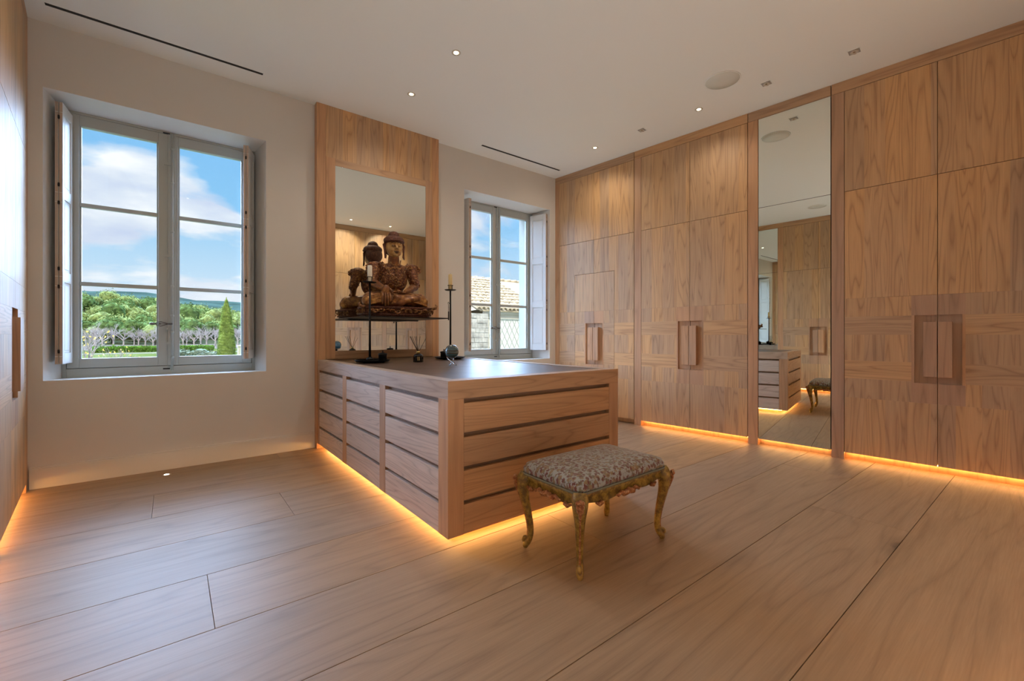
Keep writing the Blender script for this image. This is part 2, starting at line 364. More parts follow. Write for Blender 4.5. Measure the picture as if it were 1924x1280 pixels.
# window wall with two splayed openings
W1 = (-.766, .718, .807, 3.026); W2 = (2.955, 4.451, .805, 3.037)
WC = (-.024, 3.703); YF = 5.10; YO = 5.44
mb = MB()
xs = [-1.95, W1[0], W1[1], W2[0], W2[1], 6.3]; zb, zt = .806, 3.03
def quad(a, b2, c, d): mb.add([a, b2, c, d], [(0, 1, 2, 3)])
def wallface(y, xs4, zb, zt):
    X = [-1.95] + xs4 + [6.3]
    for i in range(5):
        if i % 2 == 0: quad((X[i], y, -.3), (X[i + 1], y, -.3), (X[i + 1], y, H), (X[i], y, H))
        else:
            quad((X[i], y, -.3), (X[i + 1], y, -.3), (X[i + 1], y, zb), (X[i], y, zb)); quad((X[i], y, zt), (X[i + 1], y, zt), (X[i + 1], y, H), (X[i], y, H))
wallface(YW, [W1[0], W1[1], W2[0], W2[1]], zb, zt)
outx = []
for c in WC: outx += [c - .70, c + .70]
wallface(YO, outx, .78, 3.02)
for y0, y1 in ((YW, YO),):
    quad((-1.95, y0, -.3), (-1.95, y1, -.3), (-1.95, y1, H), (-1.95, y0, H)); quad((6.3, y0, -.3), (6.3, y1, -.3), (6.3, y1, H), (6.3, y0, H))
    quad((-1.95, y0, -.3), (6.3, y0, -.3), (6.3, y1, -.3), (-1.95, y1, -.3))
wl = mb.build('wall_back', 'plaster_wall'); tag(wl, kind='structure', label='beige plaster wall holding both windows')
for (x0, x1), c in (((W1[0], W1[1]), WC[0]), ((W2[0], W2[1]), WC[1])):
    mb = MB(); a0, a1 = c - .69, c + .69
    e = .0
    P = [(x0, YW - e, zb), (x1, YW - e, zb), (x1, YW - e, zt), (x0, YW - e, zt)]; Q = [(a0, YF, .797), (a1, YF, .797), (a1, YF, 3.02), (a0, YF, 3.02)]
    O = [(a0 - .01, YO, .78), (a1 + .01, YO, .78), (a1 + .01, YO, 3.02), (a0 - .01, YO, 3.02)]
    for A, B in ((P, Q), (Q, O)):
        for i in range(4): j = (i + 1) % 4; mb.add([A[i], A[j], B[j], B[i]], [(0, 1, 2, 3)])
        mb.build('window_reveal', 'plaster_reveal' if A is P else 'outer_stone', wl); mb = MB()
# side walls and wall behind the camera (behind the joinery)
def slab(name, c0, c1, a0, a1, label):
    mb = MB(); pts = [wallpt(c0, a0), wallpt(c1, a0), wallpt(c1, a1), wallpt(c0, a1)]
    mb.prism([p[:2] for p in pts], -.3, H); return tag(mb.build(name, 'plaster_wall'), kind='structure', label=label)
slab('wall_right', CR + .62, CR + .9, -2.2, 5.5, 'plaster wall behind the right wardrobes')
slab('wall_left', CL - .9, CL - .62, -1.3, 6.3, 'plaster wall behind the left wardrobes')
mb = MB(); mb.box(-1.6, YM - .9, -.3, 6.3, YM - .62, H); mb.box(-.5, YM - .62, -.0, 1.08, YM, H)
tag(mb.build('wall_front', 'plaster_wall'), kind='structure', label='plaster wall behind the camera')
for a, b2, nm in ((-.835, 1.155, 'baseboard_left'), (2.63, 4.53, 'baseboard_right')):
    o = MB().box(a, YW - .018, 0, b2, YW, .150).box(a, YW - .012, .150, b2, YW, .163).build(nm, 'skirting_paint', None, .002); tag(o, kind='structure', label='painted skirting board with a stepped top')

# ------------------------------------------------------------------ windows
def make_window(idx, c, label):
    w_ = empty('window_%d' % idx, (c, YF, 0)); tag(w_, label=label, kind='structure')
    f = MB()
    f.box(-.69, 0, .795, -.663, .075, 3.02); f.box(.663, 0, .795, .69, .075, 3.02); f.box(-.663, 0, .795, .663, .075, .872); f.box(-.663, 0, 2.999, .663, .075, 3.02)
    f.box(-.664, .047, .871, -.635, .075, 3.0).box(.635, .047, .871, .664, .075, 3.0).box(-.64, .047, .871, .64, .075, .905).box(-.64, .047, 2.97, .64, .075, 3.0).box(-.03, .047, .9, .03, .06, 2.98)
    f.build('window_frame', 'window_paint', w_, .003)
    for sgn in (-1, 1):
        xo, xi = sgn * .659, sgn * .003
        g0, g1 = sgn * .585, sgn * .072
        cm = MB()
        cm.box(xo, -.006, .876, g0, .045, 2.996); cm.box(xi, -.006, .876, g1, .045, 2.996)
        cm.box(g0, -.006, .876, g1, .045, .955); cm.box(g0, -.006, 2.905, g1, .045, 2.996)
        # glazing rebate
        for (u0, u1, z0, z1) in ((g0, g0 - sgn * .012, .955, 2.905), (g1, g1 + sgn * .012, .955, 2.905)): cm.box(u0, .012, z0, u1, .04, z1)
        cs = cm.build('casement', 'window_paint', w_, .003)
        for z in (1.586, 2.248): bx('glazing_bar', 'window_paint', cs, g0, .002, z - .017, g1, .040, z + .017, bevel=.004)
        for z0, z1 in ((.955, 1.569), (1.603, 2.231), (2.265, 2.905)): bx('glass_pane', 'window_glass', cs, g0, .022, z0, g1, .026, z1)
        bx('hinge', 'window_paint', cs, xo - sgn * .004, -.014, 1.25, xo + sgn * .016, 0, 1.33)
        bx('hinge', 'window_paint', cs, xo - sgn * .004, -.014, 2.55, xo + sgn * .016, 0, 2.63)
    # meeting stile, rod and handle
    st = MB().box(-.004, -.020, .876, .055, -.006, 2.996).build('meeting_stile', 'window_paint', w_, .003)
    rod = MB().tube([(.028, -.034, .83), (.028, -.034, 3.0)], .0085, 10)
    for z in (.95, 1.18, 1.33, 1.60, 2.10, 2.55, 2.86): rod.lathe([(.010, -.01), (.014, -.004), (.014, .004), (.010, .01)], (.028, -.034, z), 10)
    for z in (1.08, 1.88, 2.72): rod.box(-.03, -.034, z - .012, .032, -.020, z + .012)
    r = rod.build('espagnolette_rod', 'window_paint', w_)
    hd = MB(); zc = 1.255
    hd.tube([(.03, -.05, zc), (.0, -.052, zc)], .008, 8)
    for s2 in (-1, 1): hd.tube([(-.0, -.052, zc), (-.03, -.052, zc + s2 * .012), (-.055, -.052, zc + s2 * .020), (-.08, -.052, zc + s2 * .012), (-.095, -.052, zc)], .0042, 6)
    hd.tube([(0, -.052, zc), (-.095, -.052, zc)], .003, 6)
    hd.ell((-.062, -.052, zc), (.012, .005, .008), 10, 6); hd.ell((-.112, -.052, zc), (.022, .009, .012), 12, 8)
    hd.build('window_handle', 'grey_iron', w_)
    hk = MB().tube([(-.006, -.03, zc - .03), (-.012, -.04, zc - .045), (-.010, -.03, zc - .07)], .005, 6).build('latch_hook', 'window_paint', w_)
    for z in (.845, 3.006): bx('bolt_keep', 'seal', w_, -.038, -.003, z - .006, .012, .004, z + .006)
    return w_
make_window(1, WC[0], 'large double casement window on the left with six tall panes')
make_window(2, WC[1], 'double casement window on the right behind the dresser')

# folded interior shutters
def shutter(hinge, front, zlo, zhi, label, side):
    """hinge / front: xy ends of the folded stack; two leaves stacked across; side = which side faces the room middle"""
    hx, hy = hinge; fx, fy = front
    L_ = sqrt((fx - hx) ** 2 + (fy - hy) ** 2); a = math.atan2(fy - hy, fx - hx)
    s_ = empty('interior_shutter', (hx, hy, 0), a); tag(s_, label, 'shutter', 'folded interior window shutters')
    hgt = zhi - zlo; rail = .085
    zs = [zlo, zlo + hgt * .335, zlo + hgt * .655, zhi]
    for k, y in enumerate((-.023, .001)):
        m_ = MB(); y1 = y + .021
        m_.box(0, y, zlo, .045, y1, zhi); m_.box(L_ - .045, y, zlo, L_ - .002, y1, zhi)
        for z in (zs[0], zs[1] - rail / 2, zs[2] - rail / 2, zs[3] - rail): m_.box(.045, y, z, L_ - .045, y1, z + rail)
        lf = m_.build('shutter_leaf', 'shutter_paint', s_, .0025)
        for j in range(3):
            z0 = zs[j] + (rail if j == 0 else rail / 2); z1 = zs[j + 1] - (rail if j == 2 else rail / 2)
            p_ = MB().box(.045, y + .006, z0, L_ - .045, y + .015, z1); p_.box(.062, y + .003, z0 + .02, L_ - .062, y + .018, z1 - .02)
            p_.build('shutter_panel', 'shutter_paint', lf, .003)
        e_ = MB()
        cuts = [zlo, zlo + .06, zs[1] - .075, zs[1] - .0, zs[2] - .075, zs[2], zhi - .08, zhi]
        for z0, z1 in zip(cuts, cuts[1:]):
            e_.box(L_ - .002, y + .002, z0 + .003, L_ + .002, y1 - .002, z1 - .003)
        e_.build('bare_edge', 'shutter_edge', lf)
    for z in (zlo + .10, zs[1] - .08, zs[1] + .06, zs[2] - .08, zs[2] + .06, zhi - .12):
        MB().lathe([(.006, -.014), (.007, 0), (.006, .014)], (L_ + .002, 0, z), 8).build('hinge_knuckle', 'seal', s_)
    return s_
shutter((-.668, 5.085), (-.692, 4.84), .925, 2.972, 'folded white shutter at the left side of the large window', 1)
shutter((.640, 5.085), (.560, 4.845), .925, 2.972, 'folded shutter with bare timber edge at the right side of the large window', 1)
shutter((3.040, 5.085), (3.085, 4.835), .938, 2.955, 'folded shutter at the left side of the small window beyond the candlestick', 1)
shutter((4.338, 5.075), (4.420, 4.805), .93, 2.972, 'white panelled shutter next to the right wardrobes, lit by daylight', 1)

# ------------------------------------------------------------------ wardrobes
G = .0022
def rects_minus(rects, cutx=(), cutz=()):
    out = rects
    for cx_ in cutx:
        nn = []
        for (x0, z0, x1, z1, m_, s_) in out:
            if s_ and x0 + .02 < cx_ < x1 - .02: nn += [(x0, z0, cx_ - G, z1, m_, s_), (cx_ + G, z0, x1, z1, m_, s_)]
            else: nn.append((x0, z0, x1, z1, m_, s_))
        out = nn
    for cz in cutz:
        nn = []
        for (x0, z0, x1, z1, m_, s_) in out:
            if s_ and z0 + .02 < cz < z1 - .02: nn += [(x0, z0, x1, cz - G, m_, s_), (x0, cz + G, x1, z1, m_, s_)]
            else: nn.append((x0, z0, x1, z1, m_, s_))
        out = nn
    return out
def lower_door(root, xa, xb, side, zb=.065, zt=2.483, cut=None):
    """side=+1: meeting edge is at xb (handle there), -1 at xa"""
    me, far = (xb, xa) if side > 0 else (xa, xb)
    d = bx('wardrobe_door', 'oak_recess', root, xa, .0225, zb, xb, .046, zt)
    rw = .1395; sb = .158
    def X(u): return me - side * u
    fx = far
    R = []
    def r(u0, u1, z0, z1, mt, s=True):
        a, b2 = sorted((X(u0), X(u1) if u1 is not None else fx)); R.append((a, z0, b2, z1, mt, s))
    r(0, None, 1.49, zt, 'oak_upright'); r(sb, None, 1.32, 1.489, 'oak_upright')
    r(0, sb, 1.321, 1.489, 'oak_plain', False)
    r(sb, None, 1.157, 1.3195, 'oak_across'); r(sb, None, .921, 1.1565, 'oak_upright'); r(sb, None, .757, .9205, 'oak_across')
    r(0, sb, .580, .747, 'oak_plain', False); r(sb, None, .58, .7565, 'oak_upright'); r(0, None, zb, .5795, 'oak_upright')
    r(rw, sb, .747, 1.321, 'oak_plain', False)
    if cut:
        low = [q for q in R if q[3] <= 2.0]; R = rects_minus(low, (cut,))
        i0, i1 = (cut + G, xb) if side > 0 else (xa, cut - G); o0, o1 = (xa, cut - G) if side > 0 else (cut + G, xb)
        R.append((i0, 1.49, i1, 2.02 - G, 'oak_upright', False))
        MB().box(o0, 0, 1.49, o1, .022, 2.02 + G).box(xa, 0, 2.02 + G, xb, .022, zt).build('veneer_panel', 'oak_upright', d)
    for (x0, z0, x1, z1, mt, s) in R: bx('veneer_panel', mt, d, x0, 0, z0, x1, .022, z1)
    a, b2 = sorted((X(0.0005), X(.083)))
    bx('pull_handle', 'oak_plain', d, a, -.030, .806, b2, .024, 1.262, bevel=.0012)
    return d
def wardrobe_unit(c_pt, ang, W, label, led=True, mirror=False, secret=False, end_post=0, first_w=.098):
    u = empty('wardrobe' if not mirror else 'mirror_panel', c_pt, ang)
    tag(u, label, 'wardrobe' if not mirror else 'mirror', None)
    # local: x to the right seen from the room, y into the wall; doors from 0..W, post left of 0
    bx('post', 'oak_plain', u, -first_w, 0, 0, -G, .60, 3.42 if True else H, bevel=.001)
    if end_post: bx('post', 'oak_plain', u, W + G, 0, 0, W + end_post, .60, 3.42, bevel=.001)
    bx('top_rail', 'oak_rail', u, -first_w + .001, 0, 3.4225, W + (end_post or 0) - .001, .60, H - .001, bevel=.001)
    bx('carcass', 'oak_recess', u, 0, .05, .0665, W, .60, 3.42)
    if mirror:
        m_ = bx('mirror_door', 'mirror', u, G, .006, .065, W - G, .012, 2.485); bx('mirror_door', 'mirror', u, G, .006, 2.489, W - G, .012, 3.418)
        bx('backing_board', 'slot_black', u, G, .013, .065, W - G, .046, 3.418)
    else:
        for (a, b2, sd) in ((G, W / 2 - G, 1), (W / 2 + G, W - G, -1)):
            cut = None
            if secret: cut = .29 if sd > 0 else .951
            ud = bx('upper_door', 'oak_recess', u, a, .024, 2.4875, b2, .046, 3.4175)
            bx('veneer_panel', 'oak_upright', ud, a, 0, 2.4875, b2, .024, 3.4175)
            lower_door(u, a, b2, sd, .065, 2.483, cut)
    bx('kick_plate', 'oak_recess' if not led else 'oak_plain', u, 0, .070, 0, W, .078, .0655)
    if led: bx('led_strip', 'led_amber', u, .01, .044, .057, W - .01, .049, .0645)
    return u
aR = SK - pi / 2; aL = SK + pi / 2
# right wall: seen from the room the sections run from the window (left) to the camera (right)
wardrobe_unit(wallpt(CR, 4.196), aR, 1.246, 'oak wardrobe section in the far right corner beside the small window', led=False, secret=True, first_w=.085)
wardrobe_unit(wallpt(CR, 2.846), aR, 1.25, 'oak wardrobe section left of the tall mirror, lit along its foot')
wardrobe_unit(wallpt(CR, 1.494), aR, .624, 'tall mirror set between the right-hand oak wardrobes', mirror=True)
wardrobe_unit(wallpt(CR, .766), aR, 1.24, 'large oak wardrobe section right of the tall mirror, nearest the camera', end_post=.14)
# left wall: seen from the room, left = near camera
wardrobe_unit(wallpt(CL, 3.50), aL, 1.232, 'oak wardrobe at the left edge of the picture beside the large window', end_post=.10)
wardrobe_unit(wallpt(CL, 2.72), aL, .68, 'tall mirror in the left wardrobe wall, seen only by reflection', mirror=True)
wardrobe_unit(wallpt(CL, 1.39), aL, 1.232, 'oak wardrobe seen reflected in the tall mirror, behind the stool')
wardrobe_unit(wallpt(CL, .06), aL, 1.232, 'oak wardrobe on the left wall closest to the camera')
# wall behind the camera, seen in the mirror over the dresser (faces +y)
def opp(x_right_world_max, label, ep=0): # unit spans world x from x_right_world_max down by W
    return wardrobe_unit((x_right_world_max, YM, 0), pi, 1.232, label, end_post=ep)
opp(5.07, 'oak wardrobe behind the camera, right one reflected over the dresser')
opp(3.738, 'oak wardrobe behind the camera, left one reflected over the dresser')
opp(2.406, 'oak wardrobe behind the camera next to the entrance', .1)

# ------------------------------------------------------------------ column panel with mirror
c_ = empty('wall_panel', (1.851, 4.69, 0)); tag(c_, 'floor-to-ceiling oak wall panel between the windows with an inset mirror', 'panelling')
bx('backing_board', 'oak_recess', c_, -.606, .0125, 0, .606, .079, H - .002)
bx('stile', 'oak_plain', c_, -.694, 0, 0, -.607, .079, H - .001, bevel=.001)
bx('stile', 'oak_plain', c_, .607, 0, 0, .694, .079, H - .001, bevel=.001)
for i in range(9):
    x0 = -.606 + i * 1.212 / 9; bx('veneer_strip', 'oak_upright', c_, x0 + .0003, .0005, 2.990, x0 + 1.212 / 9 - .0003, .012, H - .001)
bx('mirror_surround', 'oak_plain', c_, -.605, -.002, .905, -.512, .012, 2.989, bevel=.0015)
bx('mirror_surround', 'oak_plain', c_, .522, -.002, .905, .605, .012, 2.989, bevel=.0015)
bx('mirror_surround', 'oak_rail', c_, -.512, -.002, 2.917, .522, .012, 2.989, bevel=.0015)
bx('mirror_surround', 'oak_rail', c_, -.512, -.002, .905, .522, .012, .990, bevel=.0015)
bx('mirror_glass', 'mirror', c_, -.512, .004, .990, .522, .010, 2.917)

# ------------------------------------------------------------------ dresser
DX0, DX1, DY0, DY1 = 1.168, 2.600, 2.050, 4.690
d = empty('dresser', (0, 0, 0)); tag(d, 'long oak island dresser with slotted drawers and dark inlaid top, glowing underneath', 'dresser')
SL = [(.776, .803), (.588, .613), (.402, .426), (.216, .238)]
DR = [(.613, .776), (.426, .588), (.238, .402), (.053, .216)]
bx('carcass', 'oak_slot_shade', d, DX0 + .030, DY0 + .030, .053, DX1 - .030, DY1 - .001, .80)
# top frame
tf = MB(); b_ = .085
for nm, pts in (('oak_depth', [(DX0, DY0), (DX0 + b_, DY0 + .10), (DX0 + b_, DY1 - .001), (DX0, DY1 - .001)]), ('oak_depth', [(DX1, DY0), (DX1, DY1 - .001), (DX1 - b_, DY1 - .001), (DX1 - b_, DY0 + .10)]),
                ('oak_drawer_front', [(DX0, DY0), (DX1, DY0), (DX1 - b_, DY0 + .10), (DX0 + b_, DY0 + .10)])):
    MB().prism(pts, .803, .903).build('top_edge', nm, d)
iy = [DY0 + .103, 2.98, 3.83, DY1 - .003]
for a, b2 in zip(iy, iy[1:]): bx('inlay_panel', 'inlay_leather', d, DX0 + b_ + .003, a + .0015, .86, DX1 - b_ - .003, b2 - .0015, .8995, bevel=.002)
# stiles and drawers on both long sides
ystiles = [(DY0, 2.158), (2.924, 3.027), (3.778, 3.880), (4.632, DY1 - .001)]
for X0, X1 in ((DX0, DX0 + .029), (DX1 - .029, DX1)):
    for (a, b2) in ystiles[1:]: bx('stile', 'oak_plain', d, X0, a, .053, X1, b2, .8025, bevel=.001)
    for (a, b2) in ((2.158, 2.924), (3.027, 3.778), (3.880, 4.632)):
        for z0, z1 in DR: bx('drawer_front', 'oak_drawer_side_lit', d, X0 + (.001 if X0 < 2 else 0), a + .001, z0 + .001, X1 - (0 if X0 < 2 else .001), b2 - .001, z1, bevel=.0012)
for xa in (DX0, DX1 - .10): bx('corner_stile', 'oak_plain', d, xa, DY0, .053, xa + .10, 2.158, .8025, bevel=.0012)
for z0, z1 in DR: bx('drawer_front', 'oak_drawer_front', d, DX0 + .1015, DY0 + .001, z0 + .001, DX1 - .1015, DY0 + .029, z1, bevel=.0012)
bx('plinth', 'oak_plain', d, DX0 + .14, DY0 + .14, 0, DX1 - .14, DY1 - .001, .053)
ls = MB(); e = .085; q = .005
ls.box(DX0 + e, DY0 + e, .038, DX0 + e + q, DY1 - .02, .0525).box(DX1 - e - q, DY0 + e, .038, DX1 - e, DY1 - .02, .0525).box(DX0 + e + q, DY0 + e, .038, DX1 - e - q, DY0 + e + q, .0525)
ls.build('led_strip', 'led_amber', d)

# ------------------------------------------------------------------ ceiling and floor fittings
def area_spot(name, loc, power, size, blend, color, parent, rot=(0, 0, 0), r=.03):
    l = bpy.data.lights.new(name, 'SPOT'); l.energy = power; l.spot_size = radians(size); l.spot_blend = blend; l.color = color; l.shadow_soft_size = r
    o = bpy.data.objects.new(name, l); COL.objects.link(o); o.location = loc; o.rotation_euler = rot
    if parent: o.parent = parent
    return o
def downlight(x, y, label, power=DOWN_W, tilt=(0, 0, 0), cone=150):
    e = empty('downlight', (x, y, H)); tag(e, label, 'downlight', 'small round recessed ceiling spotlights')
    MB().lathe([(.038, 0), (.038, -.003), (.026, -.003), (.024, -.001)], (0, 0, 0), 24).build('trim_ring', 'lamp_ring', e)
    MB().lathe([(.019, -.0012), (.017, -.0042), (.008, -.0055)], (0, 0, 0), 20).build('lamp_lens', 'lamp_glow', e)
    if power: area_spot('spot_lamp', (0, 0, -.012), power, cone, 1.0, WARM, e, tilt, .014)
    return e
downlight(1.877, 3.157, 'lit ceiling spot above the dresser, nearer the camera')
downlight(1.854, 3.971, 'lit ceiling spot in front of the oak panel mirror')
downlight(4.349, 2.381, 'lit ceiling spot beside the round ceiling speaker', DOWN_W * .65)
downlight(4.206, 3.674, 'lit ceiling spot near the far right wardrobe corner', DOWN_W * 1.0, (radians(12), 0, 0))
downlight(1.877, 1.45, 'ceiling spot out of view in front of the dresser', DOWN_W * .25)
downlight(2.89, .35, 'ceiling spot reflected left of the statue head', DOWN_W * 2.6, (radians(-32), 0, 0), 100)
downlight(3.746, .307, 'ceiling spot reflected above the statue head', DOWN_W * 2.6, (radians(-32), 0, 0), 100)
downlight(.10, 3.45, 'ceiling spot before the left wardrobes near the large window', DOWN_W * .7)
downlight(.22, .9, 'ceiling spot before the left wardrobes near the entrance', DOWN_W * .5)
def gimbal(x, y, label):
    e = empty('gimbal_spot', (x, y, H), -.0); tag(e, label, 'ceiling spotlight', 'unlit square ceiling spotlights')
    e.rotation_euler = (0, 0, SK)
    f = MB(); s_ = .045; k = .006
    f.box(-s_, -s_, -.003, s_, -s_ + k, 0).box(-s_, s_ - k, -.003, s_, s_, 0).box(-s_, -s_ + k, -.003, -s_ + k, s_ - k, 0).box(s_ - k, -s_ + k, -.003, s_, s_ - k, 0)
    f.build('trim_frame', 'ceiling_paint', e)
    MB().box(-s_ + k, -s_ + k, -.0006, s_ - k, s_ - k, 0).build('recess_shade', 'grey_shade', e)  # flat plate, its grey stands in for the shaded inside of a cutout
    MB().lathe([(.026, -.001), (.030, -.006), (.024, -.012), (.010, -.005)], (0, 0, 0), 20).build('lamp_cup', 'lamp_ring', e)
    MB().box(-.038, -.008, -.006, .038, .008, -.002).build('gimbal_bar', 'chrome', e)
gimbal(4.486, 1.097, 'unlit square ceiling spot nearest the camera on the right')
gimbal(4.404, 1.746, 'unlit square ceiling spot just right of the round speaker')
gimbal(4.272, 3.027, 'unlit square ceiling spot between the two lit right-hand spots')
def speaker(x, y, label):
    e = empty('ceiling_speaker', (x, y, H)); tag(e, label, 'speaker', 'round flush ceiling speakers')
    MB().lathe([(.152, 0), (.152, -.006), (.146, -.008), (.144, -.004)], (0, 0, 0), 48).build('rim', 'ceiling_paint', e)
    MB().lathe([(.143, -.001), (.143, -.005), (.05, -.006)], (0, 0, 0), 48).build('grille', 'grille', e)
speaker(4.03, 1.975, 'round speaker in the ceiling between the right-hand spots')
speaker(.293, 1.902, 'round ceiling speaker seen only in the tall mirror')
for a, b2, y, lab in ((-.713, .652, 4.497, 'long black slot diffuser in the ceiling over the large window'), (3.041, 4.385, 4.492, 'long black slot diffuser in the ceiling over the small window')):
    e = empty('slot_diffuser', ((a + b2) / 2, y, H)); tag(e, lab, 'air vent', None); hw = (b2 - a) / 2
    MB().box(-hw, -.018, -.0015, hw, .018, 0).build('slot', 'slot_black', e)
    MB().box(-hw, -.021, -.003, hw, -.018, 0).box(-hw, .018, -.003, hw, .021, 0).build('edge_trim', 'ceiling_paint', e)
def uplight(x, y, label, power, size=165):
    e = empty('floor_uplight', (x, y, 0)); tag(e, label, 'floor light', 'small recessed floor uplights')
    MB().lathe([(.030, 0), (.030, .002), (.022, .003)], (0, 0, 0), 24).build('trim_ring', 'chrome', e)
    MB().lathe([(.019, .001), (.018, .0035), (.006, .004)], (0, 0, 0), 20).build('lamp_lens', 'uplight_glow', e)
    if power: area_spot('spot_lamp', (0, 0, .02), power, size, 1.0, WARM2, e, (pi, 0, 0), .02)
uplight(-.033, 4.58, 'tiny lit floor spot at the foot of the wall under the large window', 0)
uplight(3.7, 4.58, 'added floor fill light under the small window, hidden by the dresser', UP_W * .35)  # this and the uplights below are added, unseen, to brighten the ceiling
uplight(.55, .55, 'added fill uplight out of view near the entrance', UP_W)
uplight(1.95, -.02, 'added fill uplight out of view before the rear wardrobes', UP_W)
uplight(-.2, 1.3, 'added fill uplight out of view by the left wardrobes', UP_W * .7)
uplight(3.55, 3.3, 'added fill uplight hidden behind the dresser', UP_W * .8)

# ------------------------------------------------------------------ shelf and statue
sh = empty('display_shelf', (1.87, 4.05, 1.326)); tag(sh, 'thin black steel shelf in front of the panel mirror, carrying the statue', 'shelf')
bx('shelf_plate', 'black_steel', sh, -.445, 0, 0, .445, .642, .010, bevel=.001)
bx('fixing_rail', 'black_steel', sh, -.40, .63, -.012, .40, .642, 0)

ST = empty('seated_buddha', (1.845, 4.36, 1.337), radians(-7)); tag(ST, 'carved and gilded wooden statue of a seated cross-legged figure on the black shelf', 'statue')
def cap(mb, a, b2, ra, rb, k=8, sy=1):
    a = Vector(a); b2 = Vector(b2)
    mb.tube([a.lerp(b2, i / k) for i in range(k + 1)], [ra + (rb - ra) * i / k for i in range(k + 1)], 14); mb.ell(a, (ra,) * 3, 12, 8); mb.ell(b2, (rb,) * 3, 12, 8)
def remesh(o, vox, smooth=6, fac=.5):
    md = o.modifiers.new('remesh', 'REMESH'); md.mode = 'VOXEL'; md.voxel_size = vox; md.use_smooth_shade = True
    if smooth: ms = o.modifiers.new('smooth', 'SMOOTH'); ms.iterations = smooth; ms.factor = fac
    return o
body = MB()
body.ell((0, .06, .17), (.17, .12, .10)); body.ell((0, .06, .28), (.112, .085, .11)); body.ell((0, .045, .42), (.140, .095, .12)); body.ell((0, .05, .51), (.165, .075, .065))
cap(body, (0, .04, .54), (0, .03, .66), .064, .056)
for s in (-1, 1):
    body.ell((s * .165, .05, .525), (.062, .058, .055))
    cap(body, (s * .07, .03, .185), (s * .262, -.055, .178), .096, .080)
    cap(body, (s * .262, -.055, .172), (s * -.02, -.160, .150 + (.035 if s > 0 else 0)), .070, .048)
cap(body, (.02, -.17, .155), (.20, -.165, .20), .032, .030)   # upper foot
cap(body, (-.03, -.16, .195), (.15, -.15, .215), .03, .024)
# right arm (image left) reaching down over the shin
cap(body, (-.182, .045, .52), (-.225, .0, .36), .056, .046); cap(body, (-.225, .0, .36), (-.150, -.155, .285), .044, .029)
# left arm, hand in the lap
cap(body, (.182, .045, .52), (.222, .02, .335), .056, .046); cap(body, (.222, .02, .335), (.085, -.115, .262), .044, .028)
bo = body.build('body', 'lacquer_skin', ST); remesh(bo, .0075, 5)
hand = MB()
hand.ell((-.143, -.200, .262), (.044, .021, .056))
for i, (dx, ln) in enumerate(((-.033, .108), (-.011, .124), (.011, .118), (.031, .096))):
    hand.tube([(-.143 + dx, -.205, .240), (-.143 + dx * 1.2, -.226, .240 - ln * .35), (-.143 + dx * 1.25, -.232, .236 - ln * .7), (-.143 + dx * 1.2, -.230, .228 - ln)], [.0135, .0125, .0115, .008], 8)
hand.tube([(-.112, -.195, .285), (-.086, -.212, .255), (-.080, -.220, .215)], [.014, .013, .009], 8)
hand.build('right_hand', 'lacquer_skin', ST)
hand = MB(); hand.ell((.03, -.125, .252), (.055, .036, .015))
for i in range(4): hand.tube([(-.01, -.148 + i * .016, .254), (-.045, -.150 + i * .016, .256), (-.085 + abs(i - 1.5) * .006, -.150 + i * .015, .256)], [.009, .0085, .006], 8)
hand.tube([(.03, -.155, .258), (.0, -.166, .266), (-.022, -.160, .272)], [.010, .009, .007], 8)
hand.build('left_hand', 'lacquer_skin', ST)
# head
hd = MB(); hd.ell((0, .018, .745), (.088, .086, .106), 28, 20); hd.ell((0, -.010, .700), (.074, .064, .068), 24, 16); hd.ell((0, -.052, .655), (.024, .020, .018))
hd.tube([(0, -.062, .762), (0, -.080, .735), (0, -.088, .712)], [.008, .011, .015], 10); hd.ell((-.013, -.078, .710), (.009, .01, .008)); hd.ell((.013, -.078, .710), (.009, .01, .008))
for s in (-1, 1):
    hd.ell((s * .036, -.052, .703), (.024, .02, .024)); hd.ell((s * .030, -.066, .744), (.021, .012, .011)); 
    hd.tube([(s * .008, -.074, .768), (s * .03, -.073, .776), (s * .055, -.056, .768)], [.005, .006, .004], 8)
h_ = hd.build('head', 'lacquer_face', ST); remesh(h_, .0042, 3)
fe = MB()
for s in (-1, 1):
    fe.tube([(s * .012, -.0775, .742), (s * .030, -.0805, .737), (s * .049, -.0715, .743)], [.0018, .0032, .0018], 6)
    fe.tube([(s * .008, -.0805, .770), (s * .03, -.0800, .779), (s * .055, -.0615, .770)], [.0018, .0028, .0018], 6)
fe.tube([(-.026, -.074, .683), (-.010, -.0835, .680), (.010, -.0835, .680), (.026, -.074, .683)], [.003, .0055, .0055, .003], 8)
fe.tube([(-.018, -.073, .671), (0, -.080, .668), (.018, -.073, .671)], [.003, .0055, .003], 8)
fe.build('brows_and_lips', 'dark_lip', ST)
ea = MB()
for s in (-1, 1): ea.tube([(s * .090, .018, .785), (s * .104, .022, .760), (s * .100, .014, .715), (s * .098, .008, .675), (s * .094, .0, .640), (s * .100, -.004, .615)], [.010, .016, .012, .010, .013, .006], 10, .6)
ea.build('ears', 'lacquer_hair', ST)
hr = MB(); hr.ell((0, .030, .812), (.106, .108, .056), 32, 18); hr.ell((0, .060, .745), (.098, .082, .098), 28, 16); hr.ell((0, .030, .862), (.060, .062, .050), 24, 14)
hr.tube([(.097 * cos(a), .018 - .097 * sin(a), .797 + .004 * sin(a)) for a in [i * pi / 14 for i in range(15)]], .012, 8)
hr = hr.build('hair', 'lacquer_hair', ST)
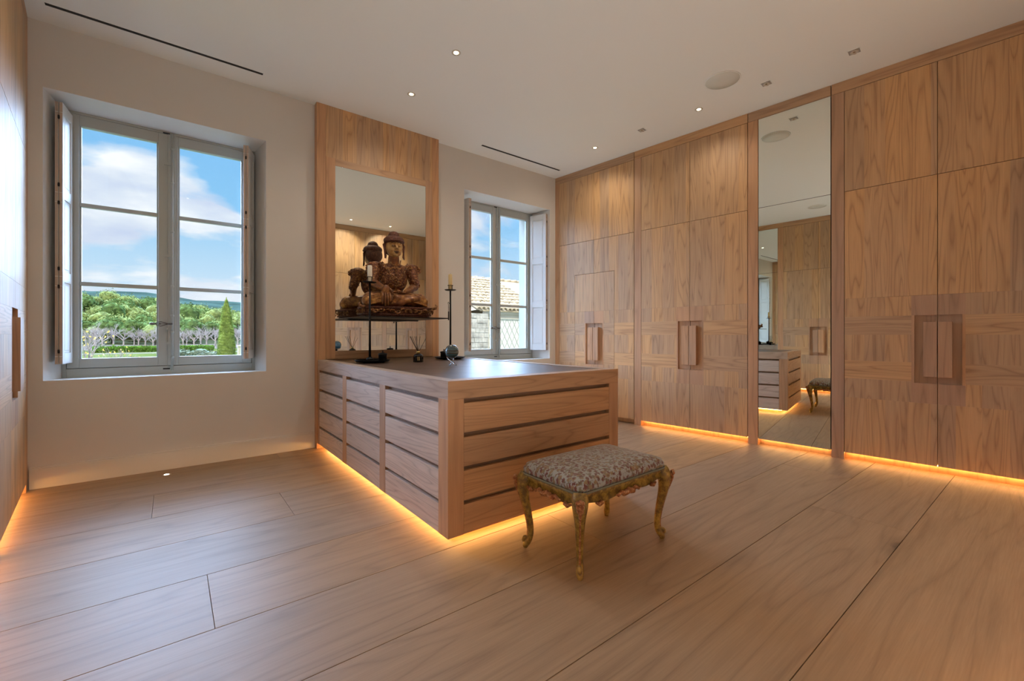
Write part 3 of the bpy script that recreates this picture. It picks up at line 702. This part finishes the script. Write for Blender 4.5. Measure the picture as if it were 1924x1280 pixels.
# robe: chest collar with raised bands, ornament beads
rb = MB(); rb.ell((0, .048, .405), (.149, .104, .150), 36, 24); rb.ell((0, .052, .50), (.176, .088, .078), 32, 18)
for s in (-1, 1): rb.ell((s * .188, .048, .535), (.072, .066, .048), 20, 12); cap(rb, (s * .195, .035, .50), (s * .222, .008, .385), .058, .052)
ro = rb.build('robe', 'lacquer_robe', ST); remesh(ro, .007, 4)
bd = MB()
for s in (-1, 1):
    for off in (0, .022):
        bd.tube([(s * (.155 - off), -.012, .575), (s * (.115 - off), -.050, .52), (s * (.070 - off * .6), -.066, .45), (s * .020, -.064, .375), (s * .006, -.060, .335)], [.006, .007, .007, .006, .005], 8)
    bd.tube([(s * .06, -.012, .600), (s * .045, -.046, .560), (s * .012, -.060, .535)], .006, 8)
    for k in range(11):
        f = k / 10; x = s * (.138 - .128 * f); y = -.030 - .048 * sin(min(1, f * 1.6) * pi / 2); z = .560 - .21 * f
        bd.ell((x, y - .004, z), (.0075,) * 3, 8, 6)
    for k in range(7): bd.ell((s * (.165 + .012 * sin(k)), -.020 + .012 * k * .4, .555 - k * .028), (.009, .008, .009), 8, 6)
for k in range(9): bd.ell((-.060 + k * .015, -.064 + .004 * abs(k - 4), .325 - .006 * abs(k - 4) * -1), (.010, .008, .012), 8, 6)
for k in range(5): bd.ell((0, -.066, .52 - k * .036), (.011, .008, .013), 8, 6)
bd.build('raised_ornament', 'lacquer_trim', ST)
jw = MB()
for s in (-1, 1):
    for k in range(6): f = k / 5; jw.ell((s * (.126 - .112 * f), -.046 - .036 * sin(min(1, f * 1.6) * pi / 2), .553 - .20 * f), (.0042,) * 3, 8, 6)
    jw.ell((s * .089, -.010, .620), (.006,) * 3, 8, 6)
jw.build('glass_jewels', 'glass_jewel', ST)
# flame-shaped flares on shoulders and elbows
def flare(c, s, sc, tilt=0):
    m_ = MB(); n = 12
    for layer in range(3):
        k = 1 - layer * .2; pts = []
        for i in range(n + 1):
            f = i / n; pts.append((c[0] + s * sc * (.10 * sin(f * pi) + .018 * abs(sin(f * pi * 4))) * k, sc * (-.07 + .17 * f) * k))
        front = [(x, c[1] - .014 + layer * .012 - .004, c[2] + z) for x, z in pts]
        m_.tube(front, [sc * .018 * (.6 + .5 * abs(sin(i * pi / n * 4))) for i in range(n + 1)], 8, 1.0)
        m_.add([(c[0], c[1] - .010 + layer * .012, c[2] + pts[0][1])] + front, [(0, i, i + 1) for i in range(1, n + 1)], True)
    m_.build('flame_ornament', 'lacquer_robe', ST)
for s in (-1, 1): flare((s * .215, .035, .505), s, .62); flare((s * .235, .045, .345), s, .42)
# draped knees: folds
fo = MB()
for s in (-1, 1):
    for k in range(6):
        a0 = (s * (.06 + .01 * k), -.085 - .012 * k, .262 - .018 * k); a1 = (s * (.17 + .005 * k), -.128 - .008 * k, .238 - .018 * k); a2 = (s * (.275 + .006 * k), -.120 - .004 * k, .205 - .017 * k); a3 = (s * (.325 - .003 * k * k * .4), -.06, .165 - .010 * k)
        fo.tube([a0, a1, a2, a3], [.007, .010, .010, .006], 8)
    fo.ell((s * .285, -.065, .165), (.062, .075, .062), 20, 12)
fo.build('robe_folds', 'lacquer_fold', ST)
pl = MB(); poly = []
for i in range(40):
    a = 2 * pi * i / 40; cx_, sy_ = cos(a), sin(a); r = (abs(cx_) ** 4 + abs(sy_) ** 4) ** -.25; poly.append((.365 * cx_ * r, -.02 + .205 * sy_ * r))
pl.prism([(x * .95, y * .93) for x, y in poly], 0, .018); pl.prism([(x, y) for x, y in poly], .018, .030); pl.prism([(x * .93, y * .9) for x, y in poly], .030, .085); pl.prism([(x, y) for x, y in poly], .085, .104)
pl.build('plinth', 'lacquer_hair', ST, .002)
sc = MB()
rs = random.Random(2)
for k in range(12):
    x = -.31 + k * .056 + rs.uniform(-.008, .008); ph = rs.uniform(0, 6); r0 = rs.uniform(.020, .032); hz_ = rs.uniform(-.006, .006)
    sc.tube([(x + r0 * cos(a + ph) * (1 - a / 9) * 1.2, -.216 - .010 * sin(a), .057 + hz_ + r0 * .8 * sin(a + ph) * (1 - a / 9)) for a in [j * .6 for j in range(13)]], [.011 - .0006 * j for j in range(13)], 6)
    sc.ell((x + .028, -.212, .057 + rs.uniform(-.012, .012)), (.014, .012, .018), 8, 6)
for s in (-1, 1):
    for k in range(5): sc.tube([(s * .352, -.17 + k * .075 + .02 * cos(a), .057 + .022 * sin(a)) for a in [j * .6 for j in range(10)]], .006, 6)
    for k in range(3): sc.tube([(s * .345, -.19 + k * .012, .09), (s * .385, -.19 + k * .012, .10), (s * (.400 - k * .006), -.18 + k * .012, .125 - k * .01), (s * .385, -.17, .14 - k * .012)], [.016, .015, .010, .004], 8)
sc.build('carved_scrolls', 'lacquer_trim', ST)

# ------------------------------------------------------------------ candlesticks, candles, trays, jars
def candlestick(x, y, label, zd):
    e = empty('candlestick', (x, y, .9)); tag(e, label, 'candlestick', 'tall black iron candlesticks')
    z0 = .031
    MB().tube([(0, 0, z0), (.001, 0, .35), (0, 0, zd - .9)], [.0115, .0095, .0085], 10).build('stem', 'black_iron', e)
    MB().lathe([(.034, z0 - .004), (.030, z0 + .006), (.014, z0 + .022)], (0, 0, 0), 20).build('foot', 'black_iron', e)
    MB().lathe([(.010, -.006), (.048, -.004), (.060, .002), (.061, .006), (.05, .002), (.012, 0)], (0, 0, zd - .9), 28).build('drip_dish', 'black_iron', e)
    cg = MB()
    for k in range(4): a = k * pi / 2 + .4; cg.tube([(.023 * cos(a), .023 * sin(a), zd - .9), (.026 * cos(a), .026 * sin(a), zd - .9 + .05)], .0028, 6)
    cg.tube([(.027 * cos(a), .027 * sin(a), zd - .9 + .05) for a in [i * pi / 10 for i in range(21)]], .003, 6)
    cg.build('candle_cup', 'black_iron', e)
    return e
def tray(x, y, label):
    e = empty('iron_tray', (x, y, .9)); tag(e, label, 'tray', 'round black iron trays on the dresser')
    MB().lathe([(.115, .006), (.145, .010), (.160, .024), (.163, .026), (.158, .027), (.142, .016), (.02, .014)], (0, 0, 0), 40).build('pan', 'black_iron', e)
    for k in range(3): a = k * 2.094 + 3.6; MB().ell((.10 * cos(a), .10 * sin(a), .006), (.014, .014, .0065), 10, 6).build('foot', 'black_iron', e)
def candle(x, y, z, hgt, mat, label):
    e = empty('candle', (x, y, z)); tag(e, label, 'candle', None)
    MB().lathe([(.0205, 0), (.0215, .004), (.021, hgt - .006), (.017, hgt), (.005, hgt + .002)], (0, 0, 0), 20).build('wax', mat, e)
    MB().tube([(0, 0, hgt), (.001, 0, hgt + .012)], .0012, 5).build('wick', 'reed', e)
def jar(x, y, z, label):
    e = empty('lidded_jar', (x, y, z)); tag(e, label, 'jar', 'black lidded jars on the trays')
    MB().lathe([(.030, 0), (.037, .004), (.038, .055), (.040, .060)], (0, 0, 0), 28).build('pot', 'black_glaze', e)
    MB().lathe([(.043, .060), (.044, .066), (.030, .072), (.008, .076), (.005, .082), (.009, .088), (.004, .094)], (0, 0, 0), 28).build('lid', 'black_glaze', e)
tray(1.455, 3.945, 'round iron tray under the left candlestick'); tray(2.300, 3.995, 'round iron tray under the right candlestick, behind the globe')
candlestick(1.435, 3.955, 'tall black iron candlestick standing left of the statue', 1.637)
cs2 = candlestick(2.305, 3.995, 'tall black iron candlestick standing right of the statue', 1.625)
candle(1.435, 3.955, 1.639, .155, 'ivory_wax', 'ivory candle on the left candlestick in front of the statue')
candle(2.305, 3.995, 1.627, .165, 'honey_wax', 'honey-yellow candle on the right candlestick against the plaster wall')
hk = empty('candle_pricker', (2.278, 3.985, 1.33)); tag(hk, 'small iron wick hook hanging on the right candlestick', 'tool')
MB().tube([(.012, 0, .150), (-.004, 0, .170), (-.008, 0, .160), (-.002, 0, .14), (0, 0, .10), (0, 0, 0)], [.003, .003, .0025, .0025, .003, .003], 6).build('rod', 'black_iron', hk)
MB().box(-.006, -.003, -.02, .005, .003, .07).build('blade', 'black_iron', hk)
jar(1.545, 3.925, .914, 'black lidded jar on the tray beside the left candlestick')
jar(2.225, 3.985, .914, 'black lidded jar on the right tray, half behind the globe')

df = empty('reed_diffuser', (1.82, 3.75, .9)); tag(df, 'black bottle with a gold neck and dark scent reeds on the dresser', 'diffuser')
MB().prism([(x, y) for x, y in [(.047 * cos(a + pi / 8), .047 * sin(a + pi / 8)) for a in [i * pi / 4 for i in range(8)]]], 0, .056).lathe([(.046, .056), (.040, .068), (.024, .077), (.017, .080)], (0, 0, 0), 24).build('bottle', 'black_glaze', df, .003)
MB().lathe([(.0165, .079), (.0165, .102), (.013, .103)], (0, 0, 0), 20).build('neck', 'brass', df)
lb = MB().box(-.0095, -.0455, .018, .0095, -.044, .052).build('gold_label', 'brass', df); lb.rotation_euler = (0, 0, radians(-22))
for k, (dx, dy) in enumerate(((-.085, -.02), (-.075, .02), (-.045, .03), (-.030, -.02), (-.036, .0), (.028, .02), (.072, -.01))):
    L_ = .165 if k != 6 else .145
    MB().tube([(-dx * .08, -dy * .08, .075), (dx, dy, .075 + L_)], .0019, 6).build('reed', 'reed', df)

gb = empty('globe_ornament', (1.813, 3.118, .9)); tag(gb, 'small banded blue-grey planet globe on a clear acrylic stand', 'ornament')
MB().ell((0, 0, 0), (.057,) * 3, 36, 24).build('ball', 'planet_bands', gb, loc=(0, 0, .118), rz=.4)
ac = MB()
for k in range(3):
    a = k * 2 * pi / 3 + .5; ac.tube([(.034 * cos(a + pi), .034 * sin(a + pi), .004), (.012 * cos(a + pi), .012 * sin(a + pi), .026), (.030 * cos(a), .030 * sin(a), .058), (.046 * cos(a), .046 * sin(a), .082)], [.006, .0055, .005, .0045], 8)
for k in range(3): a = k * 2 * pi / 3 + .5 + pi; ac.ell((.034 * cos(a), .034 * sin(a), .006), (.009, .009, .006), 10, 6)
ac.build('acrylic_stand', 'clear_acrylic', gb)

# ------------------------------------------------------------------ stool
st = empty('footstool', (1.85, 1.615, 0)); tag(st, 'small gilded stool with curved legs and floral brocade seat in front of the dresser', 'stool')
FX, FY = .335, .198
def crv(pts, n=5):
    """Catmull-Rom through (x, z, r) samples"""
    out = []
    P = [pts[0]] + pts + [pts[-1]]
    for i in range(1, len(P) - 2):
        for k in range(n):
            u = k / n; q = []
            for a, b2, c2, d2 in zip(P[i - 1], P[i], P[i + 1], P[i + 2]):
                q.append(.5 * ((2 * b2) + (-a + c2) * u + (2 * a - 5 * b2 + 4 * c2 - d2) * u * u + (-a + 3 * b2 - 3 * c2 + d2) * u ** 3))
            out.append(q)
    out.append(list(pts[-1])); return out
prof = [(.000, .402, .030), (.012, .375, .034), (.020, .340, .031), (.014, .280, .023), (-.004, .200, .0175), (-.018, .120, .0150), (-.018, .070, .0145), (-.004, .035, .0165), (.008, .014, .014), (.004, .0, .0095)]
legs = crv(prof, 4)
for sx_ in (-1, 1):
    for sy_ in (-1, 1):
        dg = Vector((sx_, sy_, 0)).normalized()
        c0 = Vector((sx_ * (FX - .004), sy_ * (FY - .004), 0))
        m_ = MB().tube([c0 + dg * o_ + Vector((0, 0, z)) for o_, z, r in legs], [r * 1.18 for o_, z, r in legs], 12)
        # scroll toe
        tp = c0 + dg * .012
        leg = m_.build('leg', 'gilt_green', st)
        kn = MB()
        top = c0 + dg * .030
        kn.ell(top + Vector((0, 0, .365)) + dg * .012, (.020, .020, .016), 12, 8)
        for k in range(7):
            f = k / 6; kn.ell(c0 + dg * (.062 - .022 * f - .010 * f * f) + Vector((0, 0, .352 - .085 * f)), (.0105 - .006 * f, .0105 - .006 * f, .014), 8, 6)
        for s in (-1, 1):
            sd = Vector((-dg.y, dg.x, 0)) * s
            kn.tube([c0 + dg * .040 + sd * .012 + Vector((0, 0, .375)), c0 + dg * .036 + sd * .026 + Vector((0, 0, .352)), c0 + dg * .030 + sd * .020 + Vector((0, 0, .325)), c0 + dg * .028 + sd * .008 + Vector((0, 0, .29))], [.008, .007, .005, .003], 8)
        for k in range(3):
            for s in (-1, 0, 1): kn.ell(c0 + dg * (.066 - .006 * k) + Vector((-dg.y, dg.x, 0)) * s * .012 * (1 - k * .2) + Vector((0, 0, .385 - .020 * k - abs(s) * .006)), (.010, .010, .012), 8, 6)
        kn.build('carved_knee', 'gilt_red', leg)
        MB().tube([c0 + dg * (o_ + r * 1.13) + Vector((0, 0, z)) for o_, z, r in legs if .05 < z < .30], .0042, 6).build('gilt_ridge', 'gilt_red', leg)
        sc = MB(); sd = Vector((-dg.y, dg.x, 0))
        sc.tube([tp + dg * (-.006 + .013 * cos(a) * (1 - a / 12)) + Vector((0, 0, .046 + .013 * sin(a) * (1 - a / 12))) for a in [j * .6 - .8 for j in range(11)]], [.012 - .0006 * j for j in range(11)], 8)
        sc.build('scroll_toe', 'gilt_green', leg)
# aprons with a serpentine lower edge and carved middle
def apron(a, b2, nrm, midcarve):
    a = Vector(a); b2 = Vector(b2); nrm = Vector(nrm); m_ = MB(); n = 40; vs = []
    Lh = (b2 - a).length
    for i in range(n + 1):
        f = i / n; p = a.lerp(b2, f); bow = .012 * sin(f * pi)
        g_ = abs(f - .5) * 2
        zl = .345 + .018 * cos(g_ * pi * 2.0) * .5 - (.012 if g_ < .22 else 0) + .012 * g_ * g_ * 0 + (-.012 if g_ > .86 else 0)
        for off, z in ((bow + .010, .402), (bow + .014, .392), (bow + .006, .375), (bow + .010, zl + .008), (bow + .006, zl), (-.012, zl), (-.012, .402)):
            vs.append(p + nrm * off + Vector((0, 0, z)))
    fs = []
    for i in range(n):
        for k in range(7): q = i * 7; fs.append((q + k, q + (k + 1) % 7, q + 7 + (k + 1) % 7, q + 7 + k))
    m_.add(vs, fs, True); ap = m_.build('apron', 'gilt_green', st)
    cv = MB(); mid = a.lerp(b2, .5) + nrm * .026; t2 = (b2 - a).normalized()
    for k in range(5): cv.ell(mid + t2 * (.018 * (k - 2)) + Vector((0, 0, .354 - .004 * abs(k - 2))), (.015, .014, .018 - .002 * abs(k - 2)), 10, 8)
    for s in (-1, 1):
        cv.tube([mid + t2 * s * .035 + Vector((0, 0, .350)), mid + t2 * s * .06 + Vector((0, 0, .360)), mid + t2 * s * .085 + Vector((0, 0, .346)), mid + t2 * s * .10 + Vector((0, 0, .354))], [.011, .010, .008, .003], 8)
    cv.build('apron_carving', 'gilt_red', ap)
    for s in (-1, 1):
        cv = MB(); q = mid + t2 * s * Lh * .30 - nrm * .004
        cv.tube([q + Vector((0, 0, .342)), q + t2 * s * .02 + Vector((0, 0, .334)), q + t2 * s * .045 + Vector((0, 0, .346))], [.012, .011, .005], 8)
        cv.build('leaf_carving', 'gilt_red', ap)
apron((-FX, -FY, 0), (FX, -FY, 0), (0, -1, 0), 1); apron((FX, FY, 0), (-FX, FY, 0), (0, 1, 0), 1)
apron((-FX, FY, 0), (-FX, -FY, 0), (-1, 0, 0), 1); apron((FX, -FY, 0), (FX, FY, 0), (1, 0, 0), 1)
def rrect(hx, hy, r, n=10, bow=.010):
    pts = []
    for (cx_, cy_, a0) in ((hx - r, hy - r, 0), (-hx + r, hy - r, pi / 2), (-hx + r, -hy + r, pi), (hx - r, -hy + r, 1.5 * pi)):
        for k in range(n + 1): a = a0 + pi / 2 * k / n; pts.append((cx_ + r * cos(a), cy_ + r * sin(a)))
    return pts
seg = rrect(FX + .022, FY + .022, .045)
cu = MB(); vs = []; n = len(seg); lev = []
for k in range(13):
    th = k / 12 * pi / 2
    inset = (1 - cos(th)) ; z = .408 + .030 * min(1, k / 3) if k < 4 else .438 + .052 * sin((k - 3) / 9 * pi / 2)
    ins = (.004 if k == 0 else 0) if k < 4 else ((1 - cos((k - 3) / 9 * pi / 2)) ** 1.15) * .94
    for x, y in seg: lev.append((x * (1 - ins) if ins > .01 else x - math.copysign(ins, x), y * (1 - ins) if ins > .01 else y - math.copysign(ins, y), z))
fs = []
for i in range(12):
    for k in range(n): fs.append((i * n + k, i * n + (k + 1) % n, (i + 1) * n + (k + 1) % n, (i + 1) * n + k))
fs += [tuple(range(n - 1, -1, -1)), tuple(range(12 * n, 13 * n))]
cu.add(lev, fs, True); cu.build('seat_cushion', 'floral_brocade', st)
cord = rrect(FX + .024, FY + .024, .046); cord = [(x, y, .407) for x, y in cord]; cord.append(cord[0])
MB().tube(cord, .0055, 8).build('piping', 'piping_cord', st)
MB().prism([p for p in rrect(FX + .012, FY + .012, .04)], .392, .408).build('seat_frame', 'gilt_green', st)

# ------------------------------------------------------------------ outdoors
GZ = -2.6
def polar(az, R): a = radians(az); return (R * sin(a), R * cos(a))
def strip(name, mat, y0, y1, z, label, x0=-120, x1=160, nz=24, amp=0):
    mb = MB(); nx = 40
    vs = []; ny = max(2, int((y1 - y0) / 12) + 2)
    for j in range(ny):
        for i in range(nx):
            x = x0 + (x1 - x0) * i / (nx - 1); y = y0 + (y1 - y0) * j / (ny - 1); zz_ = z(x, y) if callable(z) else z
            vs.append((x, y, zz_ + amp * noise.noise(Vector((x / nz, y / nz, 0)))))
    mb.add(vs, [(j * nx + i, j * nx + i + 1, (j + 1) * nx + i + 1, (j + 1) * nx + i) for j in range(ny - 1) for i in range(nx - 1)], True)
    o = mb.build(name, mat); tag(o, label=label, kind='structure'); return o
strip('ground_lawn', 'meadow', 5.6, 118, GZ, 'yellow-green lawn outside')
strip('ground_path', 'pale_track', 118, 121, GZ + .02, 'pale gravel track before the hedge')
strip('ground_meadow', 'meadow', 124, 150, GZ, 'meadow around the hedge')
strip('ground_field', 'field_soil', 150, 185, lambda x, y: GZ + (y - 150) * .02, 'pale ploughed field behind the hedge')
def hillz(x, y):
    f = max(0, min(1, (y - 185) / 150)); f = f * f * (3 - 2 * f)
    return GZ + .7 + f * (15 - .15 * x + 4 * noise.noise(Vector((x / 40, y / 60, 3))))
strip('ground_hillside', 'forest_floor', 185, 420, hillz, 'wooded hillside ground', -160, 220)
def farz(x, y):
    f = max(0, min(1, (y - 420) / 520)); 
    return 2 + f * (66 - .045 * x + 9 * noise.noise(Vector((x / 90, y / 200, 1))) + 3 * noise.noise(Vector((x / 22, y / 60, 5))))
strip('ground_hills', 'far_hill', 410, 1000, farz, 'hills at the horizon, haze put into their blue-green colour', -500, 800)
def crown(mb, c, r, k, nz=.35, squash=.7):
    for i in range(k):
        a = random.uniform(0, 2 * pi); q = random.uniform(0, .62); rr = r * random.uniform(.38, .6)
        mb.ell((c[0] + cos(a) * q * r, c[1] + sin(a) * q * r, c[2] + random.uniform(-.2, .35) * r * squash), (rr, rr, rr * squash), 10, 7, None, nz, 2.5)
def leafy(mb, c, r, n, size, squash=.7):
    for i in range(n):
        d_ = Vector((random.gauss(0, 1), random.gauss(0, 1), random.gauss(0, 1))).normalized(); rr = r * random.uniform(.7, 1.08)
        p = Vector(c) + Vector((d_.x * rr, d_.y * rr, d_.z * rr * squash)); u = Vector((random.gauss(0, 1), random.gauss(0, 1), random.gauss(0, 1))).normalized() * size; v = d_.cross(u).normalized() * size
        mb.add([p, p + u, p + u * .4 + v], [(0, 1, 2)])
protos = []
for k in range(3):
    mc = MB(); crown(mc, (0, 0, 5.2), 4.0, 16, .35, 1.0); leafy(mc, (0, 0, 5.4), 4.0, 420, .55, 1.0)
    me = mc.mesh('crown'); mt = MB().tube([(0, 0, -1), (.1, 0, 3), (0, 0, 6)], [.28, .2, .12], 6).mesh('trunk')
    me.materials.append(MATS['pine_green' if k != 1 else 'pine_dark']); mt.materials.append(MATS['bark']); protos.append((me, mt))
def place(name, meshes, names, loc, sc, rz, label, cat, group):
    e = empty(name, loc, rz); e.scale = sc; tag(e, label, cat, group)
    for me, nm in zip(meshes, names):
        o = bpy.data.objects.new(nm, me); COL.objects.link(o); o.parent = e
    return e
rnd = random.Random(3)
for row in range(9):
    y = 188 + row * 15
    nx_ = 13
    for i in range(nx_):
        x0 = -28 - row * 2.2; x1 = 44 + row * 2.2
        x = x0 + (x1 - x0) * (i + rnd.uniform(.1, .9)) / nx_; yy = y + rnd.uniform(-5, 5)
        if row < 2 and rnd.random() < .45: continue
        s_ = rnd.uniform(.75, 1.15) * (1 if row < 5 else 1.1)
        place('pine_tree', protos[rnd.randrange(3)], ('crown', 'trunk'), (x, yy, hillz(x, yy) - .6), (s_, s_, s_ * rnd.uniform(.8, 1.1)), rnd.uniform(0, 6), 'rounded green pine in the wood on the hillside beyond the field', 'tree', 'pines on the wooded hillside')
def bare(seed, leaves=0, dens=1.0):
    r_ = random.Random(seed); m_ = MB(); tips = []
    def br(p, d_, ln, r, lev):
        q = p + d_ * ln * .5 + Vector((r_.uniform(-1, 1), r_.uniform(-1, 1), r_.uniform(0, 1))) * ln * .06; e_ = p + d_ * ln
        m_.tube([p, q, e_], [r, r * .8, r * .55], 3 if lev > 1 else 5, caps=False)
        if lev >= 4: tips.append(e_); return
        for k in range(r_.choice((3, 4)) if lev else 5):
            dd = (d_ + Vector((r_.uniform(-1, 1), r_.uniform(-1, 1), r_.uniform(-.25, .8))) * .75).normalized(); br(p + d_ * ln * r_.uniform(.45, 1), dd, ln * r_.uniform(.55, .8), r * .5, lev + 1)
    br(Vector((0, 0, 0)), Vector((0, 0, 1)), 1.5, .09, 0)
    me = m_.mesh('branches'); me.materials.append(MATS['grey_twig']); out = [me]
    if leaves:
        l_ = MB()
        for p in tips:
            if r_.random() < leaves:
                for k in range(3):
                    u = Vector((r_.gauss(0, 1), r_.gauss(0, 1), r_.gauss(0, 1))).normalized() * .05; v = u.orthogonal(); l_.add([p, p + u, p + u + v, p + v], [(0, 1, 2, 3)])
        ml = l_.mesh('leaves'); ml.materials.append(MATS['autumn_leaf']); out.append(ml)
    return out
b3 = [bare(11), bare(12), bare(13)]
for i in range(34):
    x = -24 + 58 * (i + rnd.uniform(.1, .9)) / 34; y = rnd.uniform(158, 186)
    s_ = rnd.uniform(1.4, 2.2)
    place('bare_tree', b3[i % 3], ('branches',), (x, y, GZ + .3), (s_ * 1.3, s_ * 1.3, s_), rnd.uniform(0, 6), 'leafless grey tree along the field edge before the pine wood', 'tree', 'leafless trees along the field')
for (az, R, s_, lf, lab) in ((-6.4, 27, 1.15, .22, 'leafless tree with a few yellow leaves outside the lower left pane'), (-4.4, 29, .95, .12, 'smaller leafless tree outside the lower left pane, right of its neighbour')):
    x, y = polar(az, R); mm = bare(20 + int(R), lf); place('autumn_tree', mm, ('branches', 'leaves'), (x, y, GZ), (s_, s_, s_), 1.0, lab, 'tree', None)
# cypress
x, y = polar(4.75, 60); cy_ = MB(); random.seed(4)
for k in range(26):
    f = k / 25; z = .3 + f * 7.4; r = .86 * (1 - f ** 2.2) ** .8 * (.75 + .25 * min(1, f * 5)) + .05
    cy_.ell((0, 0, z), (r, r, .5), 12, 7, None, .35, 4)
for k in range(2600):
    f = random.random() ** 1.2; z = .2 + f * 7.5; r = .86 * (1 - f ** 2.2) ** .8 + .05; a = random.uniform(0, 2 * pi); p = Vector((r * cos(a), r * sin(a), z)); u = Vector((random.gauss(0, .06), random.gauss(0, .06), .26)); v = Vector((-sin(a), cos(a), 0)) * .07
    cy_.add([p, p + v, p + u + Vector((cos(a), sin(a), 0)) * .05], [(0, 1, 2)])
e = empty('cypress_tree', (x, y, GZ)); tag(e, 'tall narrow green cypress outside the right casement of the large window', 'tree')
cy_.build('crown', 'cypress_green', e); MB().tube([(0, 0, -.2), (0, 0, .6)], .14, 8).build('trunk', 'bark', e)
# hedge
hg = MB(); random.seed(5)
for k in range(34): hg.ell((-13 + k * .63, 130, GZ + .65), (.6, .7, .72), 10, 7, None, .3, 3)
leafy_n = 0
for k in range(2600):
    p = Vector((random.uniform(-13.4, 8.2), 130 - random.uniform(.5, .8), GZ + random.uniform(0, 1.4))); u = Vector((random.gauss(0, .12), random.gauss(0, .08), random.gauss(0, .12))); hg.add([p, p + u, p + u.orthogonal() * 1.0], [(0, 1, 2)])
tag(hg.build('clipped_hedge', 'hedge_green'), 'long clipped green hedge across the meadow', 'hedge')
for (az, R, w_, lab) in ((2.2, 74, 1.5, 'grey-green olive bush left of the cypress, low'), (3.3, 70, 1.2, 'grey-green olive bush touching the cypress'), (1.0, 82, 1.1, 'small grey-green bush under the hedge')):
    x, y = polar(az, R); m_ = MB(); crown(m_, (0, 0, .8), w_, 7, .4, .8); leafy(m_, (0, 0, .9), w_, 260, .25)
    tag(m_.build('olive_bush', 'olive_grey', loc=(x, y, GZ)), lab, 'bush', 'olive bushes by the cypress')
x, y = polar(6.05, 70); tag(MB().box(-.3, -.3, 0, .3, .3, 2.2).box(-.38, -.38, 2.2, .38, .38, 2.4).build('gate_pillar', 'house_render', loc=(x, y, GZ), bevel=.03), 'pale stone gate pillar right of the cypress', 'pillar')

# neighbouring building through the small window
nb = empty('outbuilding', (9.0, 13.4, GZ)); tag(nb, 'sunlit low outbuilding with a canal tile roof and latticed opening', 'building')
zo = -GZ
def R_(x0, y0, z0, x1, y1, z1): return (x0, y0, z0 + zo, x1, y1, z1 + zo)
bx('wall', 'house_render', nb, *R_(.28, 0, GZ, 5.5, 4, 1.95))
op = bx('opening_panel', 'house_shutter', nb, *R_(.34, -.03, GZ + .3, 3.0, 0, 1.78))
lt = MB(); 
for k in range(-12, 14):
    for sg in (-1, 1):
        x0 = .34 + k * .24; pts = []
        h_ = 3.3; a = Vector((x0, -.055 if sg > 0 else -.045, zo + GZ + .5)); b2 = Vector((x0 + sg * h_ * .62, a.y, zo + 1.76))
        if sg < 0: a.x += 1.5; b2.x += 1.5
        # clip to the panel
        d_ = b2 - a; t0, t1 = 0.0, 1.0
        for lo, hi in ((.36, 2.98),):
            if abs(d_.x) > 1e-6:
                ta, tb = (lo - a.x) / d_.x, (hi - a.x) / d_.x; ta, tb = min(ta, tb), max(ta, tb); t0 = max(t0, ta); t1 = min(t1, tb)
        if t1 - t0 > .02: lt.tube([a + d_ * t0, a + d_ * t1], .011, 4)
lt.build('lattice', 'lattice_wood', nb)
bx('head_rail', 'lattice_wood', nb, *R_(.32, -.07, 1.76, 3.02, -.02, 1.80)); bx('side_rail', 'house_render', nb, *R_(.28, -.07, GZ + .3, .36, -.02, 1.80))
bx('eaves_course', 'house_render', nb, *R_(.1, -.10, 1.95, 5.6, 0, 2.05)); bx('eaves_course', 'canal_tile', nb, *R_(0, -.20, 2.05, 5.6, .05, 2.10))
# roof deck and tiles
run, rise = 4.1, 1.75; ang = math.atan2(rise, run); ln = sqrt(run * run + rise * rise)
rd = MB().add([(-.3, -.15, zo + 2.08), (5.6, -.15, zo + 2.08), (5.6, run, zo + 2.08 + rise + .06), (-.3, run, zo + 2.08 + rise + .06), (-.3, run, zo + 1.9), (5.6, run, zo + 1.9)], [(0, 1, 2, 3), (3, 2, 5, 4), (0, 3, 4), (1, 5, 2)]).build('roof_deck', 'canal_tile', nb)
tm = MB(); vs = []; fs = []; sg = 6; TL = .46
for j, (rr, dz) in enumerate(((.088, 0.012), (.070, 0))):
    for thick in (0, .014):
        for k in range(sg + 1):
            a = pi * k / sg; vs.append(((rr - thick) * cos(a), j * TL, (rr - thick) * sin(a) + dz))
q = sg + 1
for k in range(sg): fs += [(k, k + 1, 2 * q + k + 1, 2 * q + k), (q + k + 1, q + k, 3 * q + k, 3 * q + k + 1), (k + 1, k, q + k, q + k + 1)]
tm.add(vs, fs, True); tme = tm.mesh('roof_tile'); tme.materials.append(MATS['canal_tile'])
for i in range(18):
    for j in range(11):
        o = bpy.data.objects.new('roof_tile', tme); COL.objects.link(o); o.parent = nb
        o.location = (-.22 + i * .20 + rnd.uniform(-.012, .012), -.24 + cos(ang) * j * .40, zo + 2.09 + sin(ang) * j * .40 + rnd.uniform(0, .02)); o.rotation_euler = (ang, 0, rnd.uniform(-.05, .05))
rt = MB()
for i in range(14): rt.tube([(-.3 + i * .40, run, zo + 2.12 + rise), (.16 + i * .40, run, zo + 2.16 + rise)], [.085, .10], 8)
rt.build('ridge_tiles', 'canal_tile', nb)
sw = MB().box(-2.2, -.25, 0, .18, .35, zo + 1.95); sw.build('stone_gable', 'rough_stone', nb)
sp = MB(); r5 = random.Random(9)
for j in range(26):
    x = -2.2
    while x < .1:
        w_ = r5.uniform(.10, .26); z = j * .175; zh = .16
        if z + zh > zo + 1.95: break
        sp.box(x + .006, -.25 - r5.uniform(.008, .045), z + .006, min(x + w_, .17) - .006, -.24, z + zh); x += w_
tag(sp.build('wall_stones', 'rough_stone', nb), kind='stuff')
